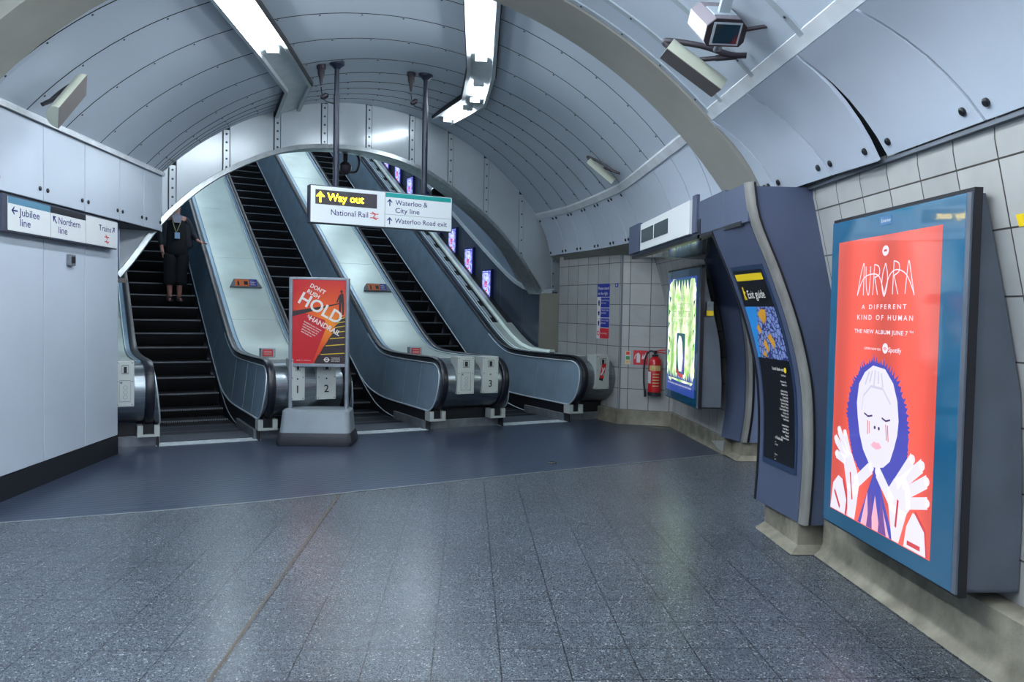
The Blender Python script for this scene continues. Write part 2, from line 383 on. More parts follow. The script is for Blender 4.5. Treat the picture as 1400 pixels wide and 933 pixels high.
# ------------------------------------------------------------------ far vault
cb = MB()
def rib_row(L, Rr, nn=36, dr=0.): return [arcpt(L, Rr, k/nn, dr) for k in range(nn+1)]
LP = [V((XL, y, ZT)) for y in YLs]; RP = [V((XR(y), y, ZT)) for y in YRs]
cb.grid([rib_row(LP[k], RP[k], dr=.035) for k in range(len(LP))])
ceil = cb.build('ceiling', 'dark', smooth='all', kind='structure')
for k in range(len(LP)-1):
    e = .008; a0 = LP[k].lerp(LP[k+1], .0); 
    la = LP[k]+(LP[k+1]-LP[k]).normalized()*min(e, (LP[k+1]-LP[k]).length*.2); lb = LP[k+1]+(LP[k]-LP[k+1]).normalized()*min(e, (LP[k+1]-LP[k]).length*.2)
    ra = RP[k]+(RP[k+1]-RP[k]).normalized()*e; rb = RP[k+1]+(RP[k]-RP[k+1]).normalized()*e
    b = MB(); b.grid([rib_row(la, ra), rib_row(la, ra, dr=.02)]); b.grid([rib_row(la, ra), rib_row(lb, rb)]); b.grid([rib_row(lb, rb), rib_row(lb, rb, dr=.02)])
    b.build('ceiling_panel', 'ceil', ceil, smooth=40)
    if 0 < k < len(LP):
        # raised joint strip with bolts
        d = (LP[k+1]-LP[k]); w = .045 if k > 4 else .02
        p0 = rib_row(LP[k], RP[k], dr=-.004); off = V((0, -w, 0)) if k > 4 else V((0, -w, 0))
        b = MB(); b.grid([p0, [p+off for p in p0]]); b.m = 1; b.grid([[p+off for p in p0], [p+off+V((0, -.007, .004)) for p in p0]])
        js = b.build('joint_strip', ['ceil', 'dark'], ceil, smooth=40)
        bb = MB(); Ltot = 7.0; nb = 16
        for q in range(nb):
            p = arcpt(LP[k], RP[k], (q+.5)/nb, -.006)+off*.5; th = (q+.5)/nb
            cx = (LP[k]+RP[k])/2; nrm = (V((cx.x, cx.y, 1.1))-p).normalized()
            x = nrm.orthogonal(); bb.lathe([(.010, 0), (.010, .004), (.005, .006)], 6, frame(p, x, nrm.cross(x)))
        bb.build('bolts', 'bolt', js)

# near vault (slightly smaller), its joints and the plaster rib between the two
def nv(th, Y, dr=0.): return V((NXC+(NR+dr)*sin(th), Y, NZC+(NR+dr)*cos(th)))
thL = -asin((NXC-XL)/NR); thR = asin((1.66-NXC)/NR)
NY = [5.60, 5.30, 4.72, 4.02, 3.30, 2.55, 1.8, 1.05, .3, -.45, -1.2, -1.95, -2.7, -3.45, -4.2, -5.0, -6.0]
cn = MB(); cn.grid([[nv(thL+(thR-thL)*k/36, y, .03) for k in range(37)] for y in (5.6, -6)])
ceil2 = cn.build('ceiling', 'dark', smooth='all', kind='structure')
for i in range(len(NY)-1):
    b = MB(); rr = [[nv(thL+(thR-thL)*k/36, y, d) for k in range(37)] for y, d in ((NY[i]-.005, .02), (NY[i]-.005, 0), (NY[i+1]+.005, 0), (NY[i+1]+.005, .02))]
    b.grid(rr); b.build('ceiling_panel', 'ceil', ceil2, smooth=40)
    b = MB(); w = .055
    rr = [[nv(thL+(thR-thL)*k/36, y, d) for k in range(37)] for y, d in ((NY[i], .0), (NY[i], -.010), (NY[i]-w, -.010), (NY[i]-w, 0))]
    b.grid(rr); js = b.build('joint_strip', 'seam', ceil2, smooth=40)
    if NY[i] > 2:
        bb = MB()
        for q in range(34):
            th = thR-(q+.4)*.155/3.86*2.2
            if th < thL: break
            p = nv(th, NY[i]-w/2, -.011); nrm = V((-sin(th), 0, -cos(th))); bb.lathe([(.009, 0), (.009, .004), (.004, .006)], 6, frame(p, V((0, 1, 0)), nrm.cross(V((0, 1, 0)))))
        bb.build('bolts', 'bolt', js)
b = MB()
thE = asin((2.09-NXC)/NR)
def vrad(th):                                 # radial distance to the far vault in direction th
    r_ = 3.4
    while r_ < 4.4:
        x_ = NXC+r_*sin(th)
        if x_ < XL or x_ > 1.8 or NZC+r_*cos(th) > vz(x_, 6.2): return r_
        r_ += .005
    return r_
sec = [(6.35, .30), (6.35, .0), (5.62, -.02), (5.62, .3)]
rr = []
for y, d in sec:
    row = []
    for k in range(49):
        th = thL-.02+(thE-thL+.02)*k/48; f = 1-k/48; lim = min(0, vrad(th)-.03-NR) if th < 0 else 0
        row.append(nv(th, y-(.21*f if y > 6 else 0), d+(lim if d <= 0 else 0)))
    rr.append(row)
rr.append(rr[0]); b.grid(rr)
b.add([rr[i][-1] for i in range(4)], [(0, 1, 2, 3)])
b.build('trim_2', 'rib', smooth=40, kind='structure')

# right cornices
b = MB()
cpath = [(XR(y), y) for y in (6.35, 7.2, 8.0, 8.8, 9.4, 9.8, 10.2, 10.66, 11.0, 11.3, 11.7, 12.0, 12.46, 12.8, 13.0)]
rows = []
for i, (x, y) in enumerate(cpath):
    a = V((*cpath[max(i-1, 0)], 0)); c = V((*cpath[min(i+1, len(cpath)-1)], 0)); t = (c-a).normalized(); nn = V((-t.y, t.x, 0))
    p = V((x, y, 0))
    rows.append([p+nn*.05+V((0, 0, 3.13)), p+nn*.06+V((0, 0, 3.10)), p+nn*.01+V((0, 0, 3.035)), p-nn*.05+V((0, 0, 3.05)), p-nn*.05+V((0, 0, 3.14))])
b.grid(rows, close=True); b.build('trim_3', 'cornice', kind='structure')
b = MB(); b.prism([(1.635, 3.00), (1.63, 2.985), (1.685, 2.925), (1.72, 2.93), (1.68, 3.03)], 0, 1, Matrix(((1, 0, 0, 0), (0, 0, 11.6, -6), (0, 1, 0, 0), (0, 0, 0, 1))))
b.build('trim_4', 'cornice', kind='structure')

# ------------------------------------------------------------------ right overhead doors
wr = MB(); wr.grid([[V((XR(y)+.05, y, 3.10)) for y in (6.4, 8, 9, 10, 10.66, 11.27, 11.97, 12.46, 13.)], [V((XR(y)+.34, y, 2.44)) for y in (6.4, 8, 9, 10, 10.66, 11.27, 11.97, 12.46, 13.)]])
wr.grid([[V((1.74, y, 2.95)) for y in (-6, 5.6)], [V((2.22, y, 2.38)) for y in (-6, 5.6)]])
wr = wr.build('wall_right', 'dark', kind='structure')
def curved_door(p0, p1, q0, q1, bulge, parent, locks, mt='panel'):
    """p top edge, q bottom edge; bulge pushes the middle outwards (away from the hall)"""
    rows = []
    for k in range(7):
        t = k/6; a = V(p0).lerp(V(q0), t); c = V(p1).lerp(V(q1), t); o = V(bulge)*(4*t*(1-t))
        rows.append([a+o, a.lerp(c, .5)+o, c+o])
    b = MB(); b.slab(rows, (.018, 0, .012)); d = b.build('access_door', mt, parent, smooth=30)
    for (u, v) in locks:
        k = v*6; i = min(int(k), 5); f = k-i
        A = rows[i][0].lerp(rows[i+1][0], f); C = rows[i][2].lerp(rows[i+1][2], f); w = (C-A).length
        p = A.lerp(C, (u/w if u > 0 else 1+u/w)); dn = (rows[i+1][0]-rows[i][0]).normalized(); al = (C-A).normalized()
        nrm = al.cross(dn)
        if nrm.x > 0: nrm = -nrm
        kk = MB(); kk.lathe([(.02, 0), (.02, .008), (.012, .013)], 12, frame(p, al, nrm.cross(al))); kk.build('lock', 'knob', d)
    return d
fy = [13.0, 12.46, 11.97, 11.4, 10.86, 10.3, 9.79, 8.98, 8.23, 7.52, 6.9, 6.36]
fbx = lambda y: interp(y, [6, 9.5, 10.3, 10.87, 11.5, 12.05, 13.0], [2.13, 2.13, 2.05, 1.95, 1.80, 1.62, 1.31])
for i in range(len(fy)-1):
    y0, y1 = fy[i]-.008, fy[i+1]+.008
    curved_door((XR(y0)+.0, y0, 3.04), (XR(y1)+.0, y1, 3.04), (fbx(y0), y0, 2.46), (fbx(y1), y1, 2.46), (.03, 0, .02), wr,
                [(.05, .93), (-.05, .93)]+([(.05, .06), (-.05, .06)] if i < 6 else []))
nbx = lambda y: interp(y, [4.2, 5.6], [2.15, 2.085])
ny = [(5.60, 5.62), (5.55, 5.38), (4.86, 4.66), (4.12, 4.07), (3.48, 3.28), (2.75, 2.55), (2.0, 1.8), (1.25, 1.05), (.5, .3), (-1, -1.2), (-2.5, -2.7), (-4, -4.2), (-6, -6)]
for i in range(len(ny)-1):
    t0, b0 = ny[i]; t1, b1 = ny[i+1]; e = .009
    ajar = .035 if i == 2 else 0
    curved_door((1.675, t0-e, 2.91), (1.675, t1+e, 2.91), (nbx(b0), b0-e, 2.395), (nbx(b1)-ajar, b1+e+ajar*.6, 2.395-ajar*.6), (.035, 0, .03), wr,
                [(.07, .9), (-.07, .9)])
# soffits below the doors
b = MB()
ty = [(6.36, 2.64), (8, 2.64), (9.5, 2.60), (10.5, 2.50), (11.0, 2.36), (11.16, 2.15), (11.7, 1.93), (12.71, 1.49), (13.2, 1.45)]
ub = [(6.36, 2.13), (8, 2.13), (9.3, 2.13), (10.0, 2.09), (10.6, 2.0), (11.2, 1.87), (11.8, 1.70), (12.4, 1.52), (13.0, 1.31)]
b.grid([[V((x, y, 2.455)) for y, x in ub], [V((x+.01, y, 2.37)) for y, x in ty]])
b.grid([[V((x+.02, y, 2.37)) for y, x in ty], [V((x+.5, y+.1, 2.36)) for y, x in ty]])
b.build('soffit', 'rib', wr, smooth=50)
b = MB(); b.box((2.16, -6, 2.37), (2.5, 5.6, 2.39)); b.build('soffit', 'boxgrey', wr)

# ------------------------------------------------------------------ tiled walls
ZP = [.0, .3, .8, 1.25, 1.62, 2.0, 2.32, 2.45]
DN = [-.02, 0, -.0, -.03, -.11, -.20, -.275, -.285]
def prof(z): return interp(z, ZP, DN)
def tiled(path, zs, fn, name=None, parent=None, v0=.2):
    """path = list of (x,y); fn(z) -> outward shift along local normal list"""
    b = MB(); rows = []; uvs = []; ln = [0]
    for i in range(1, len(path)): ln.append(ln[-1]+(V(path[i])-V(path[i-1])).length)
    vl = [0]
    for i in range(1, len(zs)): vl.append(vl[-1]+sqrt((zs[i]-zs[i-1])**2+(fn(zs[i], 0)-fn(zs[i-1], 0))**2))
    for j, z in enumerate(zs):
        rows.append([V((x+fn(z, i), y, z)) for i, (x, y) in enumerate(path)]); uvs.append([(l, vl[j]+v0) for l in ln])
    b.grid(rows, uv=uvs)
    return b.build(name, 'tile', parent, smooth=60)
zs = [0, .3, .55, .8, 1.05, 1.25, 1.45, 1.62, 1.8, 2.0, 2.16, 2.32, 2.45]
tw = tiled([(2.47, -6), (2.47, 5.7)], zs, lambda z, i: prof(z), 'wall_right', None, .095-.3+.3); tw['kind'] = 'structure'
tw2 = tiled([(2.885, 8.74), (2.85, 10.9)], zs, lambda z, i: prof(z)*1.1, 'wall_recess', None, .095); tw2['kind'] = 'structure'
# frontal wall with the extinguisher: right edge follows the curved wall
b = MB(); rows = []; uvs = []
for z in zs:
    xr = 2.85+prof(z)*1.1+.02; a = V((2.15, 11.16, z)); c = a+(V((2.80, 10.92, z))-a)*((xr-2.15)/.65)
    rows.append([a, a.lerp(c, .5), c]); L_ = (c-a).length; uvs.append([(.29*20-.115+k*L_/2, z+.095) for k in range(3)])
b.grid(rows, uv=uvs); wf = b.build('wall_end', 'tile', kind='structure')
t = tiled([(1.45, 12.80), (1.49, 12.71), (2.15, 11.16)], [0, 2.45], lambda z, i: 0, 'wall_end', None, .095); t['kind'] = 'structure'
b = MB(); b.box((-.012, 0, 0), (.012, .006, 2.4), Matrix.Translation((2.15, 11.15, 0))); b.build('trim_5', 'grey', kind='structure')
b = MB(); b.prism([(1.46, 12.83), (1.17, 12.97), (1.17, 13.2), (1.6, 13.2), (1.53, 12.72)], 0, 1.85); b.build('trim_6', mat('grey_pier', '77776c', .7, 0, .1, 4), kind='structure')

# added unseen backing; closes the hall behind the linings against leaking outside light
b = MB(); pl_ = [(3.05, 8.75), (3.05, 11.6), (2.3, 12.9), (1.75, 13.6)]
b.slab([[V((x, y, 0)) for x, y in pl_], [V((x, y, 4.6)) for x, y in pl_]], (.05, .03, 0))
b.slab([[V((XR(y)+.05, y, 3.14)), V((3.1, y, 3.14))] for y in (6.35, 9, 10.66, 12, 13.0)], (0, 0, .04))
b.slab([[V((2.895+prof(z)*1.1, 8.745, z)), V((3.1, 8.745, z))] for z in zs+[3.14]], (0, .02, 0))
b.build('light_leak_backing', 'dark', kind='structure')

# concrete skirtings
def skirting(name, path, h=.2, th=.05, flare=.05):
    rows = []
    for i, p in enumerate(path):
        a = V(path[max(i-1, 0)]); c = V(path[min(i+1, len(path)-1)])
        if 0 < i < len(path)-1:
            t1 = (V(p)-a).normalized(); t2 = (c-V(p)).normalized(); n1 = V((-t1.y, t1.x)); n2 = V((-t2.y, t2.x)); nn = (n1+n2); nn = nn/ max(.3, nn.length_squared/2)
        else:
            t_ = (c-a).normalized(); nn = V((-t_.y, t_.x))
        nn = V((nn.x, nn.y, 0)); q = V((p[0], p[1], 0))
        rows.append([q-nn*.06+V((0, 0, h)), q+nn*th*.6+V((0, 0, h)), q+nn*th+V((0, 0, h-.015)), q+nn*th+V((0, 0, .09)), q+nn*(th+flare*.35)+V((0, 0, .035)), q+nn*(th+flare)+V((0, 0, .004)), q-nn*.06+V((0, 0, 0))])
    b = MB(); b.grid(rows, close=True); b.add(rows[0], [tuple(range(7))]); b.add(rows[-1], [tuple(range(6, -1, -1))])
    return b.build(name, 'conc', smooth=35, kind='structure')
skirting('baseboard_right', [(2.40, -6), (2.40, 5.06)], .30, .06, .06)
skirting('baseboard_end', [(2.92, 8.72), (2.86, 10.90), (2.15, 11.14), (1.47, 12.7)], .2, .045, .02)

# ------------------------------------------------------------------ pillars flanking the side passage
CZ = [.2, .53, .86, 1.15, 1.48, 1.84, 2.17, 2.39, 2.52]
CX = [2.20, 2.215, 2.21, 2.18, 2.095, 1.96, 1.815, 1.772, 1.76]
_cs = spline([(z_, x_, 0) for z_, x_ in zip(CZ, CX)], 6)
def c1x(z): return interp(z, [p.x for p in _cs], [p.y for p in _cs])
zz = [.2+k*(2.41-.2)/30 for k in range(31)]
def wallx(z): return 2.47+prof(z)
P1 = thing('pillar', 'curved blue grey pillar with the exit guide panel, nearest the camera on the right wall', 'pillar', (2.2, 5.05, 0))
def c1sk(z, Y): return c1x(z)-(Y-5.05)*.07     # face slightly turned
zl = [z for z in zz if z < 2.12]+[2.164]
b = MB(); b.slab([[V((c1sk(z, y), y, z)) for y in (5.13, 5.78)] for z in zl], (.03, 0, 0)); b.build('front_panel', 'blue', P1, smooth=50)
b = MB(); b.slab([[V((c1x(z)+.04, 5.055, z)), V((wallx(z)+.05, 5.055, z))] for z in [q for q in zz if q < 2.37]+[2.385]], (0, .03, 0)); b.build('side_panel', 'blue', P1, smooth=50)
b = MB(); rows = []
for z in zz:
    x = c1x(z); rows.append([V((x+.012, 5.125, z)), V((x-.008, 5.115, z)), V((x-.011, 5.085, z)), V((x-.002, 5.058, z)), V((x+.014, 5.045, z)), V((x+.032, 5.045, z)), V((x+.032, 5.125, z))])
b.grid(rows, close=True); b.build('bullnose', 'bull', P1, smooth=50)
b = MB(); rows = [[V((c1x(z)+.032, 5.045, z)), V((c1x(z)+.047, 5.045, z)), V((c1x(z)+.047, 5.06, z)), V((c1x(z)+.032, 5.06, z))] for z in zz]
b.grid(rows, close=True); rows = [[V((c1sk(z, 5.78)-.006, 5.77, z)), V((c1sk(z, 5.78)-.006, 5.80, z)), V((c1sk(z, 5.78)+.03, 5.80, z)), V((c1sk(z, 5.78)+.03, 5.77, z))] for z in zl]
b.grid(rows, close=True); b.build('edge_gasket', 'black', P1)
b = MB(); b.slab([[V((c1sk(z, 5.8)+.03, 5.775, z)), V((wallx(z)+.5, 5.775, z))] for z in zl], (0, -.02, 0)); b.build('rear_panel', 'blue', P1, smooth=50)
def plinth(x0, x1, y0, y1, h, parent):
    b = MB(); b.box((x0, y0, 0), (x1, y1, h))
    f = .07; rows = [[V((x0, y1, .05)), V((x0, y0, .05)), V((x1, y0, .05))], [V((x0-f, y1, .004)), V((x0-f, y0-f, .004)), V((x1, y0-f, .004))]]
    b.grid(rows); return b.build('plinth', 'conc', parent)
plinth(2.20, 2.44, 5.13, 5.72, .21, P1)
P2 = thing('pillar', 'curved blue grey pillar on the far side of the passage, beside the green poster', 'pillar', (2.95, 8.36, 0))
C2Z = [.2, .56, 1.03, 1.41, 1.8, 2.1, 2.3, 2.6]; C2X = [2.96, 3.0, 2.995, 2.95, 2.86, 2.735, 2.65, 2.5]
_c2 = spline([(z_, x_, 0) for z_, x_ in zip(C2Z, C2X)], 6)
def c2x(z, Y): return interp(z, [p.x for p in _c2], [p.y for p in _c2])-(Y-8.36)*.32
b = MB(); b.slab([[V((c2x(z, y), y, z)) for y in (8.43, 8.74)] for z in zz], (.03, 0, 0)); b.build('front_panel', 'blue', P2, smooth=50)
b = MB(); b.slab([[V((c2x(z, 8.36)+.05, 8.37, z)), V((3.9, 8.37, z))] for z in zz], (0, .03, 0)); b.build('side_panel', 'blue_lit', P2, smooth=50)
b = MB(); b.grid([[V((c2x(z, 8.36)-.004, 8.44, z)), V((c2x(z, 8.36)-.012, 8.40, z)), V((c2x(z, 8.36), 8.365, z)), V((c2x(z, 8.36)+.035, 8.355, z)), V((c2x(z, 8.36)+.04, 8.44, z))] for z in zz], close=True); b.build('bullnose', 'bull', P2, smooth=50)
b = MB(); b.grid([[V((c2x(z, 8.36)+.035, 8.352, z)), V((c2x(z, 8.36)+.06, 8.352, z)), V((c2x(z, 8.36)+.06, 8.372, z)), V((c2x(z, 8.36)+.035, 8.372, z))] for z in zz], close=True); b.build('edge_gasket', 'black', P2)
plinth(2.95, 3.9, 8.40, 8.72, .19, P2)

# exit guide poster on the near pillar
EG = thing('exit_guide', 'tall black exit guide poster with blue and orange map on the near pillar', 'poster', (2.15, 5.4, .5))
gz = [.50+k*(1.90-.5)/20 for k in range(21)]
def egp(y, z, d=0.): return V((c1sk(z, y)-.008-d, y, z))
b = MB(); b.slab([[egp(y, z) for y in (5.70, 5.19)] for z in gz], (.012, 0, 0)); b.build('frame', mat('guide_frame', '2c3f5c', .4, .3), EG, smooth=50)
def egstrip(name, z0, z1, mt, y0=5.675, y1=5.215, d=.003, n=8):
    b = MB(); b.slab([[egp(y, z0+(z1-z0)*k/n, d) for y in (y0, y1)] for k in range(n+1)], (.002, 0, 0)); return b.build(name, mt, EG, smooth=50)
egstrip('sheet', .54, 1.87, mat('guide_black', '0c0e16', .35), n=20)
egstrip('yellow_band', 1.80, 1.845, 'yellow', 5.66, 5.23, .0045)
def map_mat():
    m = bpy.data.materials.new('street_map'); m.use_nodes = True; nt = m.node_tree; bs = nt.nodes['Principled BSDF']; L = nt.links.new
    tc = nt.nodes.new('ShaderNodeTexCoord')
    vo = nt.nodes.new('ShaderNodeTexVoronoi'); vo.feature = 'DISTANCE_TO_EDGE'; vo.inputs['Scale'].default_value = 24; L(tc.outputs['Object'], vo.inputs['Vector'])
    r = nt.nodes.new('ShaderNodeMapRange'); r.inputs[1].default_value = .06; r.inputs[2].default_value = .12; L(vo.outputs['Distance'], r.inputs[0])
    mx = nt.nodes.new('ShaderNodeMix'); mx.data_type = 'RGBA'; L(r.outputs[0], mx.inputs[0]); mx.inputs[6].default_value = (*hx('2c3470'), 1); mx.inputs[7].default_value = (*hx('8496c8'), 1)
    L(mx.outputs[2], bs.inputs['Base Color']); bs.inputs['Roughness'].default_value = .4
    return m
egstrip('street_map', 1.26, 1.62, map_mat(), d=.0042)
def egpoly(name, uvp, mt, d=.006):           # (u 0..1 left to right, z)
    b = MB()
    for P in uvp:
        vs = [egp(5.675-u*.46, z, d) for u, z in P]; b.add(vs, [tuple(range(len(vs)))])
    return b.build(name, mt, EG)
egpoly('river', [[(0, 1.62), (0, 1.5), (.28, 1.50), (.42, 1.62)], [(0, 1.5), (0, 1.38), (.12, 1.38), (.28, 1.5)], [(0, 1.38), (0, 1.26), (.1, 1.26), (.12, 1.38)]], mat('map_river', '2f8fd8', .4))
egpoly('station_blocks', [[(.38, 1.57), (.50, 1.50), (.62, 1.53), (.70, 1.60), (.55, 1.605)], [(.50, 1.41), (.66, 1.33), (.72, 1.38), (.62, 1.44)], [(.2, 1.47), (.3, 1.43), (.36, 1.46), (.3, 1.50)], [(.3, 1.36), (.42, 1.30), (.47, 1.33), (.4, 1.40)], [(.2, 1.28), (.36, 1.265), (.3, 1.32)]], mat('map_orange', 'd99a2e', .4), .0075)
fg = frame((c1sk(1.68, 5.45)-.016, 5.675, 1.68), (0, -1, 0), (-.385, 0, 1))
lettering('heading', 'Exit guide', fg, .115, .0, .058, None, 'pwhite', EG, wmax=.32, bold=.01, depth=.006)
b = MB()
for P in (circ(.065, .075, .013, 10), line2((.063, .06), (.06, .03), .02), line2((.06, .032), (.045, -.01), .012), line2((.06, .032), (.078, -.01), .012), line2((.062, .058), (.09, .04), .01)): b.prism(P, .006, .008, fg)
b.build('walking_figure', 'yellow', EG)
def guide_line(s, z, h, u0=.3, al='LEFT', mt='pwhite', wmax=.3, bold=.01):
    sl_ = (c1x(z+.05)-c1x(z-.05))/.1
    f = frame((c1sk(z, 5.45)-.013, 5.675, z), (0, -1, 0), (sl_, 0, 1)); return lettering('listing', s, f, u0*.46, 0, h, None, mt, EG, align=al, wmax=wmax, bold=bold)
z = 1.185; guide_line('South Bank exit', z, .022, .86, 'RIGHT')
for i, s in enumerate(['York Road', '', 'Waterloo Pier', 'Festival Pier', '', 'Jubilee Gardens', 'Belvedere Road', 'County Hall', 'Royal Festival Hall', 'Hayward Gallery', 'National Theatre', 'Queen Elizabeth Hall', 'Concert Hall', 'Station Approach', 'Leake Street', '', 'Lambeth North', 'Lower Marsh', 'Upper Ground', 'Hospital', "St Thomas' Street"]):
    if s: guide_line(s, 1.15-i*.0215, .0125, .9, 'RIGHT', wmax=.26)
guide_line('Waterloo Road exit', .66+.04, .02, .16)
for i, s in enumerate(['Waterloo Station', 'Waterloo Bridge Road', '', 'The Cut', '', 'Imperial War Museum', 'Old Vic Theatre', 'Young Vic Theatre']):
    if s: guide_line(s, .672-i*.0175, .0115, .16, wmax=.3)
for u, z in ((.93, 1.195), (.07, .708)):
    b = MB(); b.prism(circ(0, 0, .019, 16), 0, .002, frame((c1sk(z, 5.45)-.016, 5.675-u*.46, z), (0, -1, 0), (-.15, 0, 1))); b.build('exit_dot', 'yellow', EG)

# lintel between the pillars
LN = thing('lintel', 'blue grey boxed lintel spanning the side passage above the pillars', 'lintel', (1.85, 7, 2.5))
b = MB(); b.box((1.79, 5.60, 2.165), (2.9, 8.72, 2.44)); b.build('beam', 'blue', LN, bevel=.004); b = MB(); b.box((1.79, 5.10, 2.165), (1.83, 5.595, 2.42)); b.build('fascia', 'blue', LN)
b = MB(); b.box((1.84, 5.80, 2.155), (2.6, 8.43, 2.164)); b.build('soffit_panel', mat('glossy_soffit', '5a6570', .12, .3, coat=.5), LN)
b = MB(); b.box((1.785, 5.22, 2.15), (1.84, 8.74, 2.18)); b.box((1.785, 6.16, 2.13), (1.80, 6.22, 2.30)); b.build('edge_channel', 'blk', LN)
b = MB(); b.box((1.76, 8.30, 2.20), (1.80, 8.80, 2.50)); b.box((1.77, 6.23, 2.20), (1.80, 6.34, 2.50)); b.build('end_cover', 'blue', LN, bevel=.004)
SB = thing('window_sign', 'white panel with two small dark windows on the lintel above the passage', 'sign', (1.77, 7.3, 2.2))
b = MB(); b.box((1.755, 6.36, 2.20), (1.80, 8.19, 2.47)); b.build('board', 'white', SB, bevel=.003)
for y0, y1 in ((7.62, 8.13), (7.05, 7.57)):
    b = MB(); b.box((1.750, y0, 2.275), (1.756, y1, 2.405)); b.build('window', 'winglass', SB)

# passage walls, closed box with a lamp
b = MB(); b.box((3.3, 5.62, 0), (6.6, 5.68, 2.6)); b.box((3.9, 8.36, 0), (6.6, 8.42, 2.6)); b.box((6.6, 5.6, 0), (6.7, 8.5, 2.6)); b.box((2.2, 5.6, 2.56), (6.7, 8.5, 2.62)); b.box((2.9, 5.62, 0), (3.35, 5.68, 2.6))
b.build('wall_passage', 'tile', kind='structure')
PL = thing('ceiling_light', 'fluorescent fitting on the side passage ceiling beyond the lintel', 'light', (4.0, 7, 2.55))
b = MB(); b.box((3.85, 6.1, 2.50), (4.15, 7.9, 2.56)); b.build('housing', 'batten', PL)
b = MB(); b.tube([(3.93, 6.2, 2.47), (3.93, 7.8, 2.47)], .02, 8); b.tube([(4.07, 6.2, 2.47), (4.07, 7.8, 2.47)], .02, 8); b.build('tube', 'tube', PL)

# ------------------------------------------------------------------ portal ring around the escalators
RL = V((XL, 9.61, 0)); RD = (V((1.10, 13.0, 0))-RL).normalized(); RN = V((-RD.y, RD.x, 0))     # RN points into the shaft
def rp(a, z, d=0.): return RL+RD*a+RN*d+V((0, 0, z))
aR = (V((1.10, 13.0, 0))-RL).length
inn = spline([(-.46, 1.85), (-.30, 2.06), (0, 2.50), (.40, 2.91), (.84, 3.225), (1.40, 3.50), (1.95, 3.64), (2.65, 3.69), (3.35, 3.60), (3.98, 3.37), (4.72, 2.95), (5.24, 2.54), (5.60, 2.15), (5.88, 1.83)], 6)
ix = [p.x for p in inn]; iz = [p.y for p in inn]
def zin(a): return interp(a, ix, iz) if a < 5.88 else 1.84
oz = [arcpt(RL+V((0, 0, ZT)), rp(aR, ZT), k/60) for k in range(61)]
ox = [(p-RL).dot(RD) for p in oz]; ozz = [p.z for p in oz]
def zout(a):
    if a < 0: return 2.4
    if a <= aR: return interp(a, ox, ozz)+.01
    return interp(a, [aR, 6.12, 6.20, 6.4], [3.12, 3.0, 2.42, 2.40])
RG = MB()
av = [-.46+k*(6.36+.46)/90 for k in range(91)]+[0, .0001, aR, 5.88, 6.06]; av.sort()
RG.grid([[rp(a, zin(a), .05) for a in av], [rp(a, zout(a)+.1, .05) for a in av]])
ring = RG.build('wall_far', 'dark', kind='structure')
J = [-.46, .11, .74, 1.385, 2.03, 2.69, 3.38, 4.05, 4.72, 5.43, 6.13, 6.36]
for i in range(len(J)-1):
    a0, a1 = J[i]+.05, J[i+1]-.05
    if i == 0: a0 = J[0]
    if i == len(J)-2: a0, a1 = J[i]+.045, J[i+1]
    xs = [a0+(a1-a0)*k/10 for k in range(11)]
    if a0 < 0 < a1: xs += [-.001, .0]; xs.sort()
    b = MB(); b.slab([[rp(a, zin(a)+.03, 0) for a in xs], [rp(a, (zin(a)+zout(a))/2, 0) for a in xs], [rp(a, zout(a), 0) for a in xs]], RN*.03)
    b.build('ring_panel', 'ring', ring, smooth=30)
for i in range(1, len(J)-1):
    a0, a1 = J[i]-.036, J[i]+.036; z0 = zin(J[i])+.03; z1 = zout(J[i])-.02
    b = MB(); b.slab([[rp(a0, zin(a0)+.03, -.012), rp(a1, zin(a1)+.03, -.012)], [rp(a0, z1, -.012), rp(a1, z1, -.012)]], RN*.03)
    s_ = b.build('cover_strip', 'ring', ring, bevel=.002)
    bb = MB(); nb = 5
    for q in range(nb):
        zb = z0+(z1-z0)*(q+.5)/nb; bb.lathe([(.014, 0), (.014, .006), (.006, .009)], 6, frame(rp(J[i], zb, -.012), RD, (0, 0, 1)))
    bb.build('bolts', 'bolt', s_)
b = MB(); aa = [a for a in av if -.46 <= a <= 5.88]
rows = []
for a in aa:
    zi = zin(a); e = .004; tx = V((a+e, zin(min(a+e, 5.88))))-V((a-e, zin(max(a-e, -.46)))); tx.normalize(); nx, nz = -tx.y, tx.x
    if nz < 0: nx, nz = -nx, -nz
    o_ = rp(a, zi); up_ = RD*nx+V((0, 0, nz))
    rows.append([o_+up_*.055-RN*.03, o_-RN*.04, o_-up_*.012-RN*.02, o_+RN*.30, o_+up_*.03+RN*.30, o_+up_*.055])
b.grid(rows, close=True); b.build('ring_lip', 'alu', ring, smooth=35)
b = MB(); b.box((-.04, -.05, 1.80), (0, 0, 1.9)); 
b = MB(); fr = frame(rp(5.86, 1.78, -.03), RD, (0, 0, 1)); b.box((0, 0, -.02), (.52, .09, .05), fr); b.build('foot_bracket', 'ring', ring, bevel=.004)
b = MB(); fr = frame(rp(-.56, 1.79, -.0), RD, (0, 0, 1)); b.box((0, 0, -.02), (.18, .05, .03), fr); b.build('foot_bracket', 'lampbrown', ring, bevel=.004)

